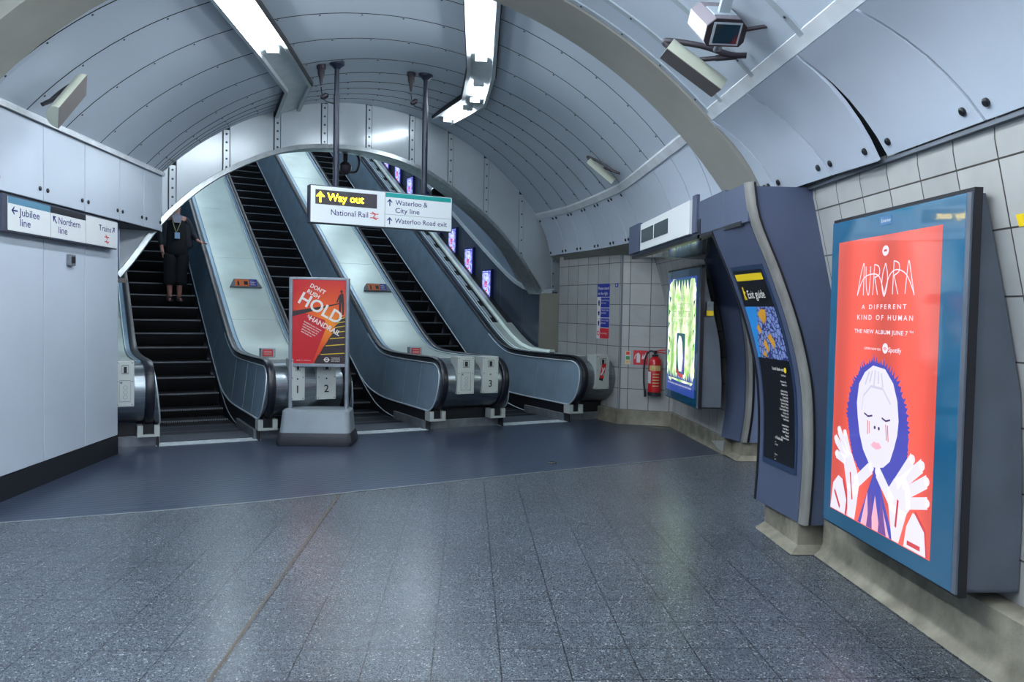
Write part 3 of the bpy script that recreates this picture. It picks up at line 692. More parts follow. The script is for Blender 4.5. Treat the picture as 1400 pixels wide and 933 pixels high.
# ------------------------------------------------------------------ escalator shaft shell
TM = 16.0
def gs(t):                                    # rise of the shaft lining along t
    x = t-2.57; return .574*(sqrt(x*x+.25)+x)/2*1.0 if x > -3 else 0
S0, S1 = -.40, 6.07; SC = (S0+S1)/2; SH = (S1-S0)/2; CR = 1.95; SRr = (SH*SH+CR*CR)/(2*CR); SA = asin(SH/SRr)
def sv(th, t, dr=0.):
    return es(SC+(SRr+dr)*sin(th), t, 1.84+gs(t)+(CR-SRr)+(SRr+dr)*cos(th))
ts = [1.15, 1.5, 1.9, 2.3, 2.7, 3.1, 3.5, 4.1]+[4.1+.9*k for k in range(1, 14)]
def shaftpanels(ts_, name, mt, parent):
    for i in range(len(ts_)-1):
        b = MB(); rr = []
        for tt, d in ((ts_[i]+.006, .02), (ts_[i]+.006, 0), ((ts_[i]+ts_[i+1])/2, 0), (ts_[i+1]-.006, 0), (ts_[i+1]-.006, .02)): rr.append([sv(-SA+2*SA*k/36, tt, d) for k in range(37)])
        b.grid(rr); b.build(name, mt, parent, smooth=40)
b = MB(); RT0 = lambda s: .75+(s-.16)*.1735+.10
b.grid([[sv(-SA+2*SA*k/36, RT0(SC+SRr*sin(-SA+2*SA*k/36)), .03) for k in range(37)]]+[[sv(-SA+2*SA*k/36, t, .03) for k in range(37)] for t in ts[4:]])
sh = b.build('ceiling', 'dark', smooth='all', kind='structure')
def tstart(th): return 0
# panel bands; the first ones stop short so that they stay behind the ring plane
def ring_t(s): return .75+(s-.16)*.1735+.30
first = MB(); rr0 = [sv(-SA+2*SA*k/36, ring_t(SC+SRr*sin(-SA+2*SA*k/36)), 0) for k in range(37)]
first.grid([rr0, [sv(-SA+2*SA*k/36, 2.3, 0) for k in range(37)], [sv(-SA+2*SA*k/36, 2.75, 0) for k in range(37)]]); first.build('reveal_panel', 'vaultgrey', sh, smooth=40)
shaftpanels([2.76, 3.3, 4.1]+[4.1+.9*k for k in range(1, 14)], 'shaft_panel', 'shaft', sh)
# side walls of the shaft
def swall(s, name, mt, z_low, t0, th):
    tt = [t0, 1.6, 1.9, 2.2, 2.5, 2.8, 3.2, 3.7, 4.4]+[4.4+1.16*k for k in range(1, 11)]
    if t0 < 1.6: pass
    b = MB(); b.slab([[es(s, t, z_low(t)) for t in tt], [es(s, t, 1.84+gs(t)) for t in tt]], EU*th)
    return b.build(name, mt, kind='structure')
def line(t, h): return max(0, .577*(t-2.03))+h
wsr = swall(6.07, 'wall_shaft', 'darkwall', lambda t: 0, 1.55, .05)
wsl = swall(-.40, 'wall_shaft', 'tealwall', lambda t: 0, .45, -.05)
b = MB()
for t in [2.6+.775*k for k in range(17)]:
    b.box((0, -.004, 0), (.003, .004, 0.9+.0), Matrix(((EU.x, EV.x, 0, es(6.064, t).x), (EU.y, EV.y, 0, es(6.064, t).y), (0, 0, 1, .9+gs(t)), (0, 0, 0, 1))))
b.build('panel_joints', 'grey', wsr)
b = MB(); tt = [1.55, 1.9, 2.2, 2.5, 2.8, 3.1, 3.5, 4.0, 4.6]+[4.6+1.1*k for k in range(1, 11)]
b.grid([[es(6.07, t, 1.84+gs(t)-.03) for t in tt], [es(6.02, t, 1.84+gs(t)-.03) for t in tt], [es(6.02, t, 1.84+gs(t)+.03) for t in tt], [es(6.07, t, 1.84+gs(t)+.05) for t in tt]]); b.build('trim_7', 'ring', kind='structure')
# top landing wall closing the shaft
b = MB(); b.box((-4.5, 0, 0), (4.5, .1, 14), frame(es(3, 16.2, 0), EU, EV)); b.build('wall_landing', 'shaft', kind='structure')

# ------------------------------------------------------------------ escalators
def path_belt():
    P = [(.16, .235), (.02, .245), (-.10, .30), (-.20, .40), (-.27, .53), (-.285, .66), (-.25, .78), (-.17, .87), (-.05, .925), (.12, .945), (.6, .94), (1.2, .938), (1.6, .945), (1.95, .975), (2.25, 1.07), (2.6, 1.24), (3.0, 1.47)]
    Q = spline(P, 4)
    Q += [V((t, .577*(t-2.03)+.91)) for t in (3.4, 4.5, 6, 8, 10, 12, 14, 16)]
    return [(p.x, p.y) for p in Q]
BELT = path_belt()
def path_inner():
    P = [(.16, .25), (.02, .255), (-.08, .30), (-.15, .39), (-.19, .52), (-.20, .64), (-.175, .74), (-.11, .815), (.0, .855), (.12, .86), (.6, .857), (1.2, .855), (1.6, .862), (1.95, .892), (2.25, .985), (2.6, 1.155), (3.0, 1.385)]
    Q = spline(P, 4)+[V((t, .577*(t-2.03)+.825)) for t in (3.4, 4.5, 6, 8, 10, 12, 14, 16)]
    return [(p.x, p.y) for p in Q]
def offs(path, d):
    out = []
    for i, p in enumerate(path):
        a = V(path[max(i-1, 0)]); c = V(path[min(i+1, len(path)-1)]); t = (c-a).normalized(); out.append((p[0]+t.y*d, p[1]-t.x*d))
    return out                                 # positive d = towards the inside (below the belt)
PB = [(p.x, p.y) for p in spline([(.0, .25), (.6, .25), (1.3, .25), (1.75, .262), (2.1, .30), (2.4, .36), (2.7, .47), (3.0, .62)], 4)]+[(t, .577*(t-2.03)+.05) for t in (3.4, 4.5, 6, 8, 10, 12, 14, 16)]
def pbz(t): return interp(t, [p[0] for p in PB], [p[1] for p in PB])
def beltz(t): return interp(t, [p[0] for p in BELT if p[1] > .9 or p[0] > .3][0:], [p[1] for p in BELT if p[1] > .9 or p[0] > .3])
topI = [p for p in BELT if p[0] >= -.05 and p[1] > .9]
def topz(t): return interp(t, [p[0] for p in topI], [p[1] for p in topI])
# nosing curve by arc length
def nose_list():
    # flat, arc, slope ; pallets every .4 of arc length
    Rr = 1.9; tl = Rr*math.tan(R(15)); out = []; ta = 2.03-tl; s = .62
    d = s
    while True:
        if d < ta: t, z = d, 0
        elif d < ta+Rr*R(30):
            a = (d-ta)/Rr; t = ta+Rr*sin(a); z = Rr*(1-cos(a))
        else:
            e = d-ta-Rr*R(30); t = ta+Rr*sin(R(30))+e*cos(R(30)); z = Rr*(1-cos(R(30)))+e*.5
        if t > 15.6: break
        out.append((t, z)); d += .4
    return out
NOSE = nose_list()
stepmesh = None
def make_step_mesh():
    b = MB(); w0, w1 = .075, 1.085
    b.m = 1
    prf = [(0, -.012), (.012, -.05), (.03, -.10), (.055, -.16), (.085, -.22)]
    b.grid([[V((w0, t, z)), V((w1, t, z))] for t, z in prf][::-1])
    b.m = 0
    b.grid([[V((w0, 0, -.012)), V((w1, 0, -.012))][::-1], [V((w0, 0, 0)), V((w1, 0, 0))][::-1], [V((w0, .40, 0)), V((w1, .40, 0))][::-1]])
    b.grid([[V((w0, .40, 0)), V((w1, .40, 0))][::-1], [V((w0, .40, -.2)), V((w1, .40, -.2))][::-1]])
    # tread ridges
    b.m = 2; nt = 46
    for k in range(nt):
        x = w0+(w1-w0)*(k+.5)/nt; b.box((x-.006, -.004, -.014), (x+.006, .014, .007))
    b.m = 0
    for k in range(nt):
        x = w0+(w1-w0)*(k+.5)/nt; b.box((x-.005, .014, 0), (x+.005, .39, .006))
    return b
def esc_fr(s0): return Matrix.Translation(es(s0, 0)) @ Matrix.Rotation(AE, 4, 'Z')
sb = make_step_mesh()
def in3(s, t, z): return V((s, t, z))
def belt_sweep(sc_, path, w=.085, th=.035):
    rows = []
    pi_ = offs(path, th)
    for (t, z), (t2, z2) in zip(path, pi_):
        a = V((0, t, z)); c = V((0, t2, z2)); m_ = a.lerp(c, .25)
        rows.append([V((sc_-w/2+.012, a.y, a.z)), V((sc_+w/2-.012, a.y, a.z)), V((sc_+w/2, m_.y, m_.z)), V((sc_+w/2-.008, c.y, c.z)), V((sc_-w/2+.008, c.y, c.z)), V((sc_-w/2, m_.y, m_.z))])
    b = MB(); b.grid(rows, close=True); b.add(rows[0], [tuple(range(6))]); b.add(rows[-1], [tuple(range(5, -1, -1))]); return b
def make_escalator(idx, label):
    s0 = 2.13*idx
    e = thing('escalator', label, 'escalator', es(s0, 0), AE, 'three escalators rising from the hall')
    # steps
    global stepmesh
    if stepmesh is None:
        o = sb.build('step', ['step', 'riser', 'teeth'], e, world=False); stepmesh = o; first_ = True
        o.location = (0, NOSE[0][0], NOSE[0][1]); rest = NOSE[1:]
    else: rest = NOSE
    for t, z in rest:
        c = stepmesh.copy(); COL.objects.link(c); c.parent = e; c.location = (0, t, z)
    # comb plate and entry plate
    b = MB(); b.box((.0, .25, .0), (1.13, .74, .014)); b.build('comb_plate', 'comb', e, world=False)
    b = MB(); b.box((.02, .02, .004), (1.14, .235, .009)); b.build('entry_strip', 'strip', e, world=False)
    for side in (0, 1):
        si = .05 if side == 0 else 1.105       # inner face
        so = -.02 if side == 0 else 1.175      # panel outer
        sbelt = -.055 if side == 0 else 1.20
        sg = -1 if side == 0 else 1
        # skirting (black, from truss to panel bottom)
        b = MB(); tt = [-.02, .6, 1.0, 1.4, 1.7, 2.0, 2.3, 2.6, 2.9, 3.2, 3.6, 5, 8, 12, 16]
        b.slab([[V((si, t, 0 if t < 1 else max(0, .577*(t-2.03)-.40))) for t in tt], [V((si, t, pbz(t))) for t in tt]], V((.012*sg, 0, 0)))
        b.build('skirt_panel', 'skirt', e, world=False)
        # thin bright line low on the skirt
        ln = [(p.x, p.y) for p in spline([(.62, .018), (1.1, .018), (1.5, .045), (1.8, .09), (2.1, .17), (2.5, .345), (2.8, .50)], 4)]
        b = MB(); b.tube([(si-.004*sg, t, z) for t, z in ln], .006, 6); b.build('skirt_line', 'bright', e, world=False)
        # bottom moulding
        b = MB(); b.tube([(si-.002*sg, t, z) for t, z in PB], .011, 8); b.build('bottom_moulding', 'bright', e, world=False)
        # inner panel, D-shaped at the newel, with joint lines
        ti = path_inner()
        topp = [p for p in ti if p[0] > .0 and p[1] > .7]
        front = [p for p in ti if p[0] <= .14 and p[1] <= .86]
        bo = [p for p in PB]
        ux = sorted([p for p in ti if p[0] >= -.0 and p[1] > .8])
        def sat(z, zl=.25, zu=.858): return si+(so-si)*(z-zl)/(zu-zl)
        fr0 = [p for p in ti if p[0] < .3 and not (p[0] > 0 and p[1] < .253 and False)]
        b = MB(); ring_ = [(.35, .25)]+fr0+[(.35, interp(.35, [p[0] for p in ux], [p[1] for p in ux]))]
        for dd in (0, .01): b.add([V((sat(z)+dd*sg, t, z)) for t, z in ring_], [tuple(range(len(ring_)))])
        cols = []
        for t in (.35, .6, 1.0, 1.3, 1.5, 1.7, 1.95, 2.1, 2.25, 2.45, 2.6, 2.8, 3.0, 3.4, 5, 8, 12, 16):
            cols.append((t, pbz(t), interp(t, [p[0] for p in ux], [p[1] for p in ux])))
        b.slab([[V((si, t, zl)) for t, zl, zu in cols], [V((si+(so-si)*.5, t, (zl+zu)/2)) for t, zl, zu in cols], [V((so, t, zu)) for t, zl, zu in cols]], V((.01*sg, 0, 0)))
        pn = b.build('inner_panel', 'balu', e, world=False, smooth=30)
        b = MB()
        def jn(t, tt_):
            z0 = pbz(t)+.01; z1 = interp(tt_, [p[0] for p in ux], [p[1] for p in ux])-.005
            A_ = V((si-.003*sg, t, z0)); B_ = V((so-.003*sg, tt_, z1)); d = V((0, .004, 0)); b.slab([[A_, A_+d], [B_, B_+d]], V((.002*sg, 0, 0)))
        for t in (.42, .95, 1.72): jn(t, t)
        for k in range(8): t = 3.35+1.72*k; jn(t, t-.46)
        b.build('joint_lines', 'seam', pn, world=False)
        # polished end cap between panel and belt
        rows = []
        capo = offs(BELT, .028)
        for (t1, z1), (t2, z2) in zip(ti, capo):
            if t1 > 2.0: break
            mt_, mz_ = (t1+t2)/2, (z1+z2)/2
            q_ = sat(z1); rows.append([V((q_-.006*sg, t1, z1)), V((q_*.45+(sbelt-.046*sg)*.55+.004*sg, mt_, mz_)), V((sbelt-.046*sg, t2, z2))])
        b = MB(); b.grid(rows); b.build('newel_cap', 'steel', e, world=False, smooth='all')
        b = MB(); b.tube([(sat(z)-.008*sg if t < 1.3 else so-.008*sg, t, z) for t, z in ti if t < 2.6], .009, 8); b.build('cap_bead', 'bright', e, world=False)
        # upper edge moulding under the belt
        rows = []
        for (t1, z1), (t2, z2) in list(zip(ti, capo)):
            if t1 < 1.9: continue
            rows.append([V((so-.004*sg, t1, z1)), V((so-.006*sg, (t1+t2)/2, (z1+z2)/2)), V((sbelt-.04*sg, t2, z2))])
        b = MB(); b.grid(rows); b.build('belt_guard', 'deckblue', e, world=False, smooth='all')
        belt_sweep(sbelt, BELT).build('handrail', 'belt', e, world=False, smooth=50)
        # rail inlet bracket under the newel
        b = MB(); b.box((sbelt-.11, -.06, .125), (sbelt+.11, .10, .15)); b.box((sbelt-.11, -.06, .15), (sbelt-.055, .10, .25)); b.box((sbelt+.055, -.06, .15), (sbelt+.11, .10, .25)); b.build('inlet_bracket', 'plate', e, world=False)
        b = MB(); b.box((sbelt-.05, -.02, .15), (sbelt+.05, .2, .27)); b.build('inlet_brush', 'black', e, world=False)
    return e
escs = [make_escalator(0, 'left escalator, its lower flight carrying the person in black'),
        make_escalator(1, 'middle escalator rising directly behind the orange poster stand'),
        make_escalator(2, 'right escalator beside the shaft wall with the small lit screens')]
for o in escs: del o['group']

# median blocks: newel body, control plates, deck
def body_profile(): return [p for p in offs(BELT, .045)]
def make_median(s_in, s_out, label, plates, group=None, kerb=False, joints=True):
    """s_in..s_out in escalator coordinates measured from comb left of the first escalator"""
    w = s_out-s_in; e = thing('newel_block', label, 'newel block', es(s_in, 0), AE)
    bp_ = body_profile(); fr_ = [p for p in bp_ if p[0] < 1.0]
    # steel front body (closed shell)
    rows = [[V((0, t, z)), V((w, t, z))] for t, z in fr_]
    b = MB(); b.grid(rows); 
    c = (.5, .24)
    for x, flip in ((0, 0), (w, 1)):
        vs = [V((x, t, z)) for t, z in fr_]+[V((x, 1.0, .24))]; b.add(vs, [tuple(range(len(vs))) if not flip else tuple(range(len(vs)-1, -1, -1))])
    b.build('body', 'steel', e, world=False, smooth=35)
    b = MB(); b.box((.0, .13, .115), (w, 1.0, .26)); b.build('recessed_base', 'black', e, world=False)
    b = MB(); b.box((-.17 if s_in > 0 else 0, .11, 0), (w+(.17 if s_out < 6 else .0), 1.2, .115)); b.build('plinth', 'plinth', e, world=False, bevel=.004)
    # deck
    tt = [.55, .9, 1.4, 1.75, 2.0, 2.25, 2.5, 2.86]; j0 = 2.86
    segs = [tt]+[[2.86+1.72*k, 2.86+1.72*(k+1)] for k in range(8)]
    for sg in segs:
        a = [t+(.004 if i == 0 else 0)-(.004 if i == len(sg)-1 else 0) for i, t in enumerate(sg)]
        xr_ = w-.045 if s_out < 6 or a[0] < 1.0 else .10
        b = MB(); b.slab([[V((.045, t, topz(t)-.035)), V((xr_, t, topz(t)-.035))] for t in a], V((0, 0, -.02))); b.build('deck_panel', 'deck', e, world=False, smooth=30)
    b = MB(); tl2 = [t for t, z in BELT if t > .35]+[]
    tl2 = sorted(set([.4]+tl2))
    for x0, x1 in ((.0, .05), (w-.05, w) if s_out < 6 else (.005, .05)):
        b.slab([[V((x0, t, topz(t)-.022)), V((x1, t, topz(t)-.022))] for t in tl2], V((0, 0, -.05)))
    b.build('deck_edging', 'deckblue', e, world=False, smooth=30)
    for x in (.055, w-.055 if s_out < 6 else .11):
        b = MB(); b.tube([(x, t, topz(t)-.02) for t in tl2], .007, 6); b.build('edge_bead', 'bright', e, world=False)
    for x0, x1, num, kind_ in plates:
        x0 -= s_in; x1 -= s_in
        pp = [(-.245, .965), (-.262, .48)]
        f = frame((x0, -.268, .485), (1, 0, 0), (0, .02, 1)); W = x1-x0; H = .475
        b = MB(); b.box((x0, -.268, .485), (x1, -.05, .96)); p = b.build('control_plate', 'plate', e, world=False, bevel=.004)
        f = Matrix(((1, 0, 0, x0), (0, 0, -1, -.2685), (0, 1, 0, .485), (0, 0, 0, 1)))
        loc = lambda mb, nm, mt: mb.build(nm, mt, p, world=False)
        b = MB()
        for cx, cy in ((.02, .02), (W-.02, .02), (.02, H-.02), (W-.02, H-.02), (W-.02, H*.55), (.02, H*.55)): b.lathe([(.006, 0), (.006, .003)], 8, f @ Matrix.Translation((cx, cy, 0)))
        loc(b, 'screws', 'bolt')
        b = MB()
        for q in (rect(W*.33, .34, W*.70, .345), rect(W*.33, .425, W*.70, .43), rect(W*.33, .34, W*.345, .43), rect(W*.685, .34, W*.70, .43), rect(W*.43, .35, W*.60, .415)): b.prism(q, 0, .002, f)
        loc(b, 'key_switch', 'blk')
        inv_fix = wm(p)
        if num:
            o = lettering('number', num, wm(e) @ f, W*.5, .085, .085, None, 'blk', p, 'CENTER', bold=.01, depth=.002)
            b = MB(); b.prism(circ(W*.5, .245, .010, 10), 0, .002, f); loc(b, 'mark', 'blk')
        elif kind_ == 'hatch':
            b = MB()
            for q in (rect(W*.2, .05, W*.8, .055), rect(W*.2, .27, W*.8, .275), rect(W*.2, .05, W*.215, .275), rect(W*.785, .05, W*.8, .275)): b.prism(q, 0, .002, f)
            for cy in (.1, .15, .2):
                for q in annulus(W*.52, cy, .018, .021, 14): b.prism(q, 0, .002, f)
            b.prism(circ(W*.3, .25, .012, 10), 0, .002, f)
            loc(b, 'hatch_outline', 'grey')
        elif kind_ == 'redlogo':
            b = MB(); f2 = f @ Matrix.Translation((W*.5, .24, 0)) @ Matrix.Rotation(R(-12), 4, 'Z')
            b.prism(rect(-.035, -.09, .035, .12), 0, .002, f2); b.m = 1; b.prism(rect(-.035, -.125, .03, -.09), 0, .002, f2)
            b.m = 2; b.prism(line2((-.02, -.05), (.02, .06), .02), 0, .003, f2); b.prism(line2((.02, -.05), (-.02, .06), .012), 0, .003, f2)
            loc(b, 'red_sticker', ['signred', 'knob', 'fwhite'])
    return e
make_median(1.245, 2.03, 'steel newel block numbered 1 and 2 with its deck, behind the poster stand', [(1.40, 1.565, '1', ''), (1.705, 1.93, '2', '')])
make_median(3.375, 4.16, 'steel newel block numbered 3 with its deck, between middle and right escalators', [(3.50, 3.735, None, 'hatch'), (3.855, 4.085, '3', '')])
make_median(-.395, -.10, 'narrow steel newel block at the foot of the left wall', [(-.385, -.21, None, 'hatch')])
nb3 = make_median(5.505, 6.06, 'steel newel block with a red sticker, rightmost against the tiled wall', [(5.63, 5.86, None, 'redlogo')])
b = MB(); tl3 = [1.2, 1.5, 1.8, 2.1, 2.4, 2.7, 3.0, 3.4, 16]
b.slab([[es(5.76, t, topz(t)-.02) for t in tl3], [es(5.79, t, topz(t)+.02) for t in tl3], [es(5.87, t, topz(t)+.02) for t in tl3], [es(5.88, t, topz(t)-.02) for t in tl3]], (0, 0, -.04)); b.build('raised_kerb', 'deck', nb3, smooth=30)
b = MB(); b.slab([[es(5.65, t, topz(t)-.10) for t in tl3], [es(6.06, t, topz(t)-.06) for t in tl3]], (0, 0, -.02)); b.build('recess_panel', 'skirt', nb3)
for k in range(24):
    t0_ = 3.0+.5*k; b = MB(); b.slab([[es(5.62, t, topz(t)-.03) for t in (t0_, t0_+.33)], [es(5.70, t, topz(t)-.03) for t in (t0_, t0_+.33)]], (0, 0, -.01)); b.build('recess_cover', 'seam', nb3)

# emergency stop boxes and deck wedge signs
def wedge(s, t, label):
    z = topz(t)-.03; e = thing('wedge_sign', label, 'sign', es(s, t, z), AE)
    n30 = R(30); f = Matrix.Translation((0, 0, 0)) @ Matrix.Rotation(n30, 4, 'X')
    b = MB(); w, h, d = .25, .13, .09
    vs = [(-w, -h/2-.02, 0), (w, -h/2-.02, 0), (w*.8, h/2, 0), (-w*.8, h/2, 0), (-w*.98, -h/2-.02, .02), (w*.98, -h/2-.02, .02), (w*.70, h/2-.02, d), (-w*.70, h/2-.02, d)]
    b.add([f @ V(v) for v in vs], [(3, 2, 1, 0), (4, 5, 6, 7), (0, 1, 5, 4), (1, 2, 6, 5), (2, 3, 7, 6), (3, 0, 4, 7)]); b.build('body', 'grey', e, world=False, bevel=.004)
    A_, B_, C_ = f @ V(vs[4]), f @ V(vs[5]), f @ V(vs[7]); D_ = f @ V(vs[6])
    mid0 = (A_+B_)/2; up_ = ((C_+D_)/2-mid0); ff = frame(mid0+up_*.08, (B_-A_).normalized(), up_.normalized()); H = up_.length*.84
    def q(n, x0, x1, mt): 
        bb = MB(); bb.prism(rect(x0, 0, x1, H), .001, .003, ff); return bb.build(n, mt, e, world=False)
    q('orange_plate', -.165, -.06, 'orange'); q('orange_plate', -.055, .05, 'orange'); q('blue_plate', .055, .165, 'signblue')
    bb = MB(); bb.prism(circ(-.115, H*.7, .012, 10), .003, .004, ff); bb.prism(rect(-.13, H*.1, -.1, H*.6), .003, .004, ff); bb.prism(rect(-.03, H*.2, .03, H*.75), .003, .0035, ff); bb.build('pictogram', 'blk', e, world=False)
    bb = MB()
    for k in range(4): bb.prism(rect(.065, H*(.15+.2*k), .15-.02*(k % 2), H*(.21+.2*k)), .003, .004, ff)
    bb.build('text_lines', 'fwhite', e, world=False)
wedge(1.665, 3.76, 'orange and blue wedge sign on the deck left of the poster stand')
wedge(3.84, 3.76, 'orange and blue wedge sign on the deck right of the poster stand')
def stopbox(s, t, label):
    z = topz(t)-.037; e = thing('stop_box', label, 'emergency stop', es(s, t, z), AE)
    b = MB(); b.box((-.09, -.05, 0), (.09, .08, .12)); b.build('guard', 'seam', e, world=False, bevel=.01)
    b = MB(); b.box((-.075, -.056, .02), (.055, -.05, .105)); b.build('red_face', 'signred', e, world=False)
    b = MB()
    for k in range(3): b.box((-.06, -.059, .035+.022*k), (.04, -.056, .041+.022*k))
    b.build('marking', 'fwhite', e, world=False)
stopbox(1.42, 1.0, 'red emergency stop box on the deck half hidden by the poster stand')
stopbox(3.48, 1.1, 'red emergency stop box on top of the newel block numbered 3')

# ------------------------------------------------------------------ lit screens on the shaft wall
def scr_mat():
    m = bpy.data.materials.new('lit_screen'); m.use_nodes = True; nt = m.node_tree; bs = nt.nodes['Principled BSDF']; L = nt.links.new
    tc = nt.nodes.new('ShaderNodeTexCoord'); n = nt.nodes.new('ShaderNodeTexNoise'); n.inputs['Scale'].default_value = 14; n.inputs['Detail'].default_value = 3; L(tc.outputs['Object'], n.inputs['Vector'])
    r = nt.nodes.new('ShaderNodeValToRGB'); L(n.outputs[0], r.inputs[0]); r.color_ramp.elements[0].position = .35; r.color_ramp.elements[0].color = (*hx('5a62c8'), 1); r.color_ramp.elements[1].position = .6; r.color_ramp.elements[1].color = (*hx('b9c0ee'), 1)
    bs.inputs['Base Color'].default_value = (.05, .05, .08, 1); L(r.outputs[0], bs.inputs['Emission Color']); bs.inputs['Emission Strength'].default_value = 1.5; bs.inputs['Roughness'].default_value = .2
    return m
M['scr'] = scr_mat(); M['scrred'] = mat('screen_red', 'c03060', .4, emit='c82850', es=1.1); M['scrblue'] = mat('screen_blue', '2a3a9a', .4, emit='2a40b8', es=1.0)
def make_screen():
    e = thing('digital_screen', 'x', 'screen', (0, 0, 0), AE)
    b = MB(); b.box((-.05, -.19, -.30), (0, .19, .30)); b.build('casing', 'navy', e, world=False, bevel=.006)
    b = MB(); b.box((-.056, -.155, -.265), (-.05, .155, .265)); d = b.build('display', 'scr', e, world=False)
    b = MB(); F = Matrix(((0, 0, -1, -.0565), (-1, 0, 0, 0), (0, 1, 0, 0), (0, 0, 0, 1)))
    b.m = 0
    for q in annulus(.0, .02, .035, .06, 12, .3, 5.2): b.prism(q, 0, .002, F)
    b.prism(circ(.0, .02, .02, 8), 0, .002, F); b.prism(rect(-.03, -.11, .04, -.085), 0, .002, F)
    b.m = 1
    for x0, y0, x1, y1 in ((-.155, .235, .155, .25), (-.155, -.25, .155, -.235), (-.14, -.25, -.125, .25), (.125, -.25, .14, .25)): b.prism(rect(x0, y0, x1, y1), 0, .0015, F)
    b.build('artwork', ['scrred', 'scrblue'], d, world=False)
    return e
scr = make_screen(); ordn = ['lowest', 'second lowest', 'third from the bottom', 'fourth from the bottom', 'fifth from the bottom', 'sixth from the bottom', 'seventh from the bottom', 'eighth from the bottom', 'ninth from the bottom', 'tenth from the bottom']
for k in range(9):
    if k == 0: o = scr; 
    else:
        o = scr.copy(); COL.objects.link(o)
        for ch in scr.children:
            c = ch.copy(); COL.objects.link(c); c.parent = o
            for g in ch.children:
                d = g.copy(); COL.objects.link(d); d.parent = c
    p = es(6.068, 3.86+.775*k, 2.02+.447*k); o.location = p; o.rotation_euler = (0, 0, AE)
    o['label'] = 'lit portrait screen on the shaft wall, %s of its row' % ordn[k]; o['group'] = 'lit screens climbing the shaft wall'
# ------------------------------------------------------------------ person
def skin_obj(name, joints, bones, mt, parent, sub=1, root=0):
    me = bpy.data.meshes.new(name); keys = list(joints); ix_ = {k: i for i, k in enumerate(keys)}
    me.from_pydata([joints[k][0] for k in keys], [(ix_[a], ix_[b_]) for a, b_ in bones], [])
    o = bpy.data.objects.new(name, me); COL.objects.link(o)
    m = o.modifiers.new('s', 'SKIN'); m.use_smooth_shade = True
    sk = me.skin_vertices[0].data if me.skin_vertices else None
    if sk is None:
        bpy.context.view_layer.objects.active = o
        sk = me.skin_vertices[0].data
    for k in keys:
        r_ = joints[k][1]; sk[ix_[k]].radius = (r_, r_) if not isinstance(r_, tuple) else r_
    sk[ix_[keys[root]]].use_root = True
    s = o.modifiers.new('u', 'SUBSURF'); s.levels = sub; s.render_levels = sub
    dg = bpy.context.evaluated_depsgraph_get(); nm = bpy.data.meshes.new_from_object(o.evaluated_get(dg)); nm.name = name
    bpy.data.objects.remove(o); nm.materials.clear(); nm.materials.append(M[mt])
    for p in nm.polygons: p.use_smooth = True
    ob = bpy.data.objects.new(name, nm); COL.objects.link(ob)
    if parent is not None: ob.parent = parent
    return ob
PE = thing('person', 'person in black with lanyard and badge on the left escalator, hand on the rail', 'person', es(.78, 4.93, 1.60), AE)
# local frame: x along the step (viewer right), -y towards the viewer, z up
Jn = {'pelvis': ((0, 0, .90), (.15, .11)), 'belly': ((0, -.005, 1.03), (.145, .11)), 'chest': ((0, 0, 1.22), (.15, .10)), 'upch': ((0, .01, 1.36), (.12, .085)), 'neck': ((0, .0, 1.44), .05), 'skull0': ((0, -.012, 1.50), .06), 'skull': ((0, -.01, 1.58), (.074, .09)), 'crown': ((0, 0, 1.64), (.055, .07)),
      'rsh': ((-.165, .01, 1.36), .055), 'rel': ((-.24, .02, 1.10), .042), 'rwr': ((-.225, -.06, .87), .027), 'rpalm': ((-.22, -.075, .81), (.020, .036)),
      'lsh': ((.165, .01, 1.36), .055), 'lel': ((.26, .02, 1.12), .042), 'lwr': ((.33, -.14, 1.00), .027), 'lpalm': ((.37, -.19, .985), (.034, .018)),
      'rhip': ((-.09, 0, .84), .10), 'rkn': ((-.10, -.03, .47), .062), 'rcf': ((-.10, -.02, .30), .055), 'ran': ((-.10, .0, .085), .036), 'rhl': ((-.10, .03, .03), .03), 'rto': ((-.11, -.15, .025), (.04, .018)),
      'lhip': ((.09, 0, .84), .10), 'lkn': ((.06, -.03, .47), .062), 'lcf': ((.055, -.0, .30), .055), 'lan': ((.05, .02, .085), .036), 'lhl': ((.05, .05, .03), .03), 'lto': ((.06, -.13, .025), (.04, .018))}
Bn = [('pelvis', 'belly'), ('belly', 'chest'), ('chest', 'upch'), ('upch', 'neck'), ('neck', 'skull0'), ('skull0', 'skull'), ('skull', 'crown')]
for s_ in 'rl': Bn += [('upch', s_+'sh'), (s_+'sh', s_+'el'), (s_+'el', s_+'wr'), (s_+'wr', s_+'palm'), ('pelvis', s_+'hip'), (s_+'hip', s_+'kn'), (s_+'kn', s_+'cf'), (s_+'cf', s_+'an'), (s_+'an', s_+'hl'), (s_+'hl', s_+'to')]
for i, dx in enumerate((-.022, -.008, .008, .022)):
    ln_ = (.062, .072, .07, .056)[i]
    Jn['rf%da' % i] = ((-.22+.004*i, -.085+dx, .765), .009); Jn['rf%db' % i] = ((-.212, -.092+dx, .765-ln_*.8), .0075); Bn += [('rpalm', 'rf%da' % i), ('rf%da' % i, 'rf%db' % i)]
    Jn['lf%da' % i] = ((.405, -.205+dx*1.1, .985), .009); Jn['lf%db' % i] = ((.405+ln_*.75, -.215+dx*1.3, .965), .0075); Bn += [('lpalm', 'lf%da' % i), ('lf%da' % i, 'lf%db' % i)]
Jn['rth'] = ((-.205, -.115, .80), .010); Jn['rth2'] = ((-.20, -.128, .765), .008); Bn += [('rpalm', 'rth'), ('rth', 'rth2')]
Jn['lth'] = ((.365, -.225, .975), .010); Jn['lth2'] = ((.385, -.25, .965), .008); Bn += [('lpalm', 'lth'), ('lth', 'lth2')]
body = skin_obj('body', Jn, Bn, 'skin', PE, 1)
b = MB()
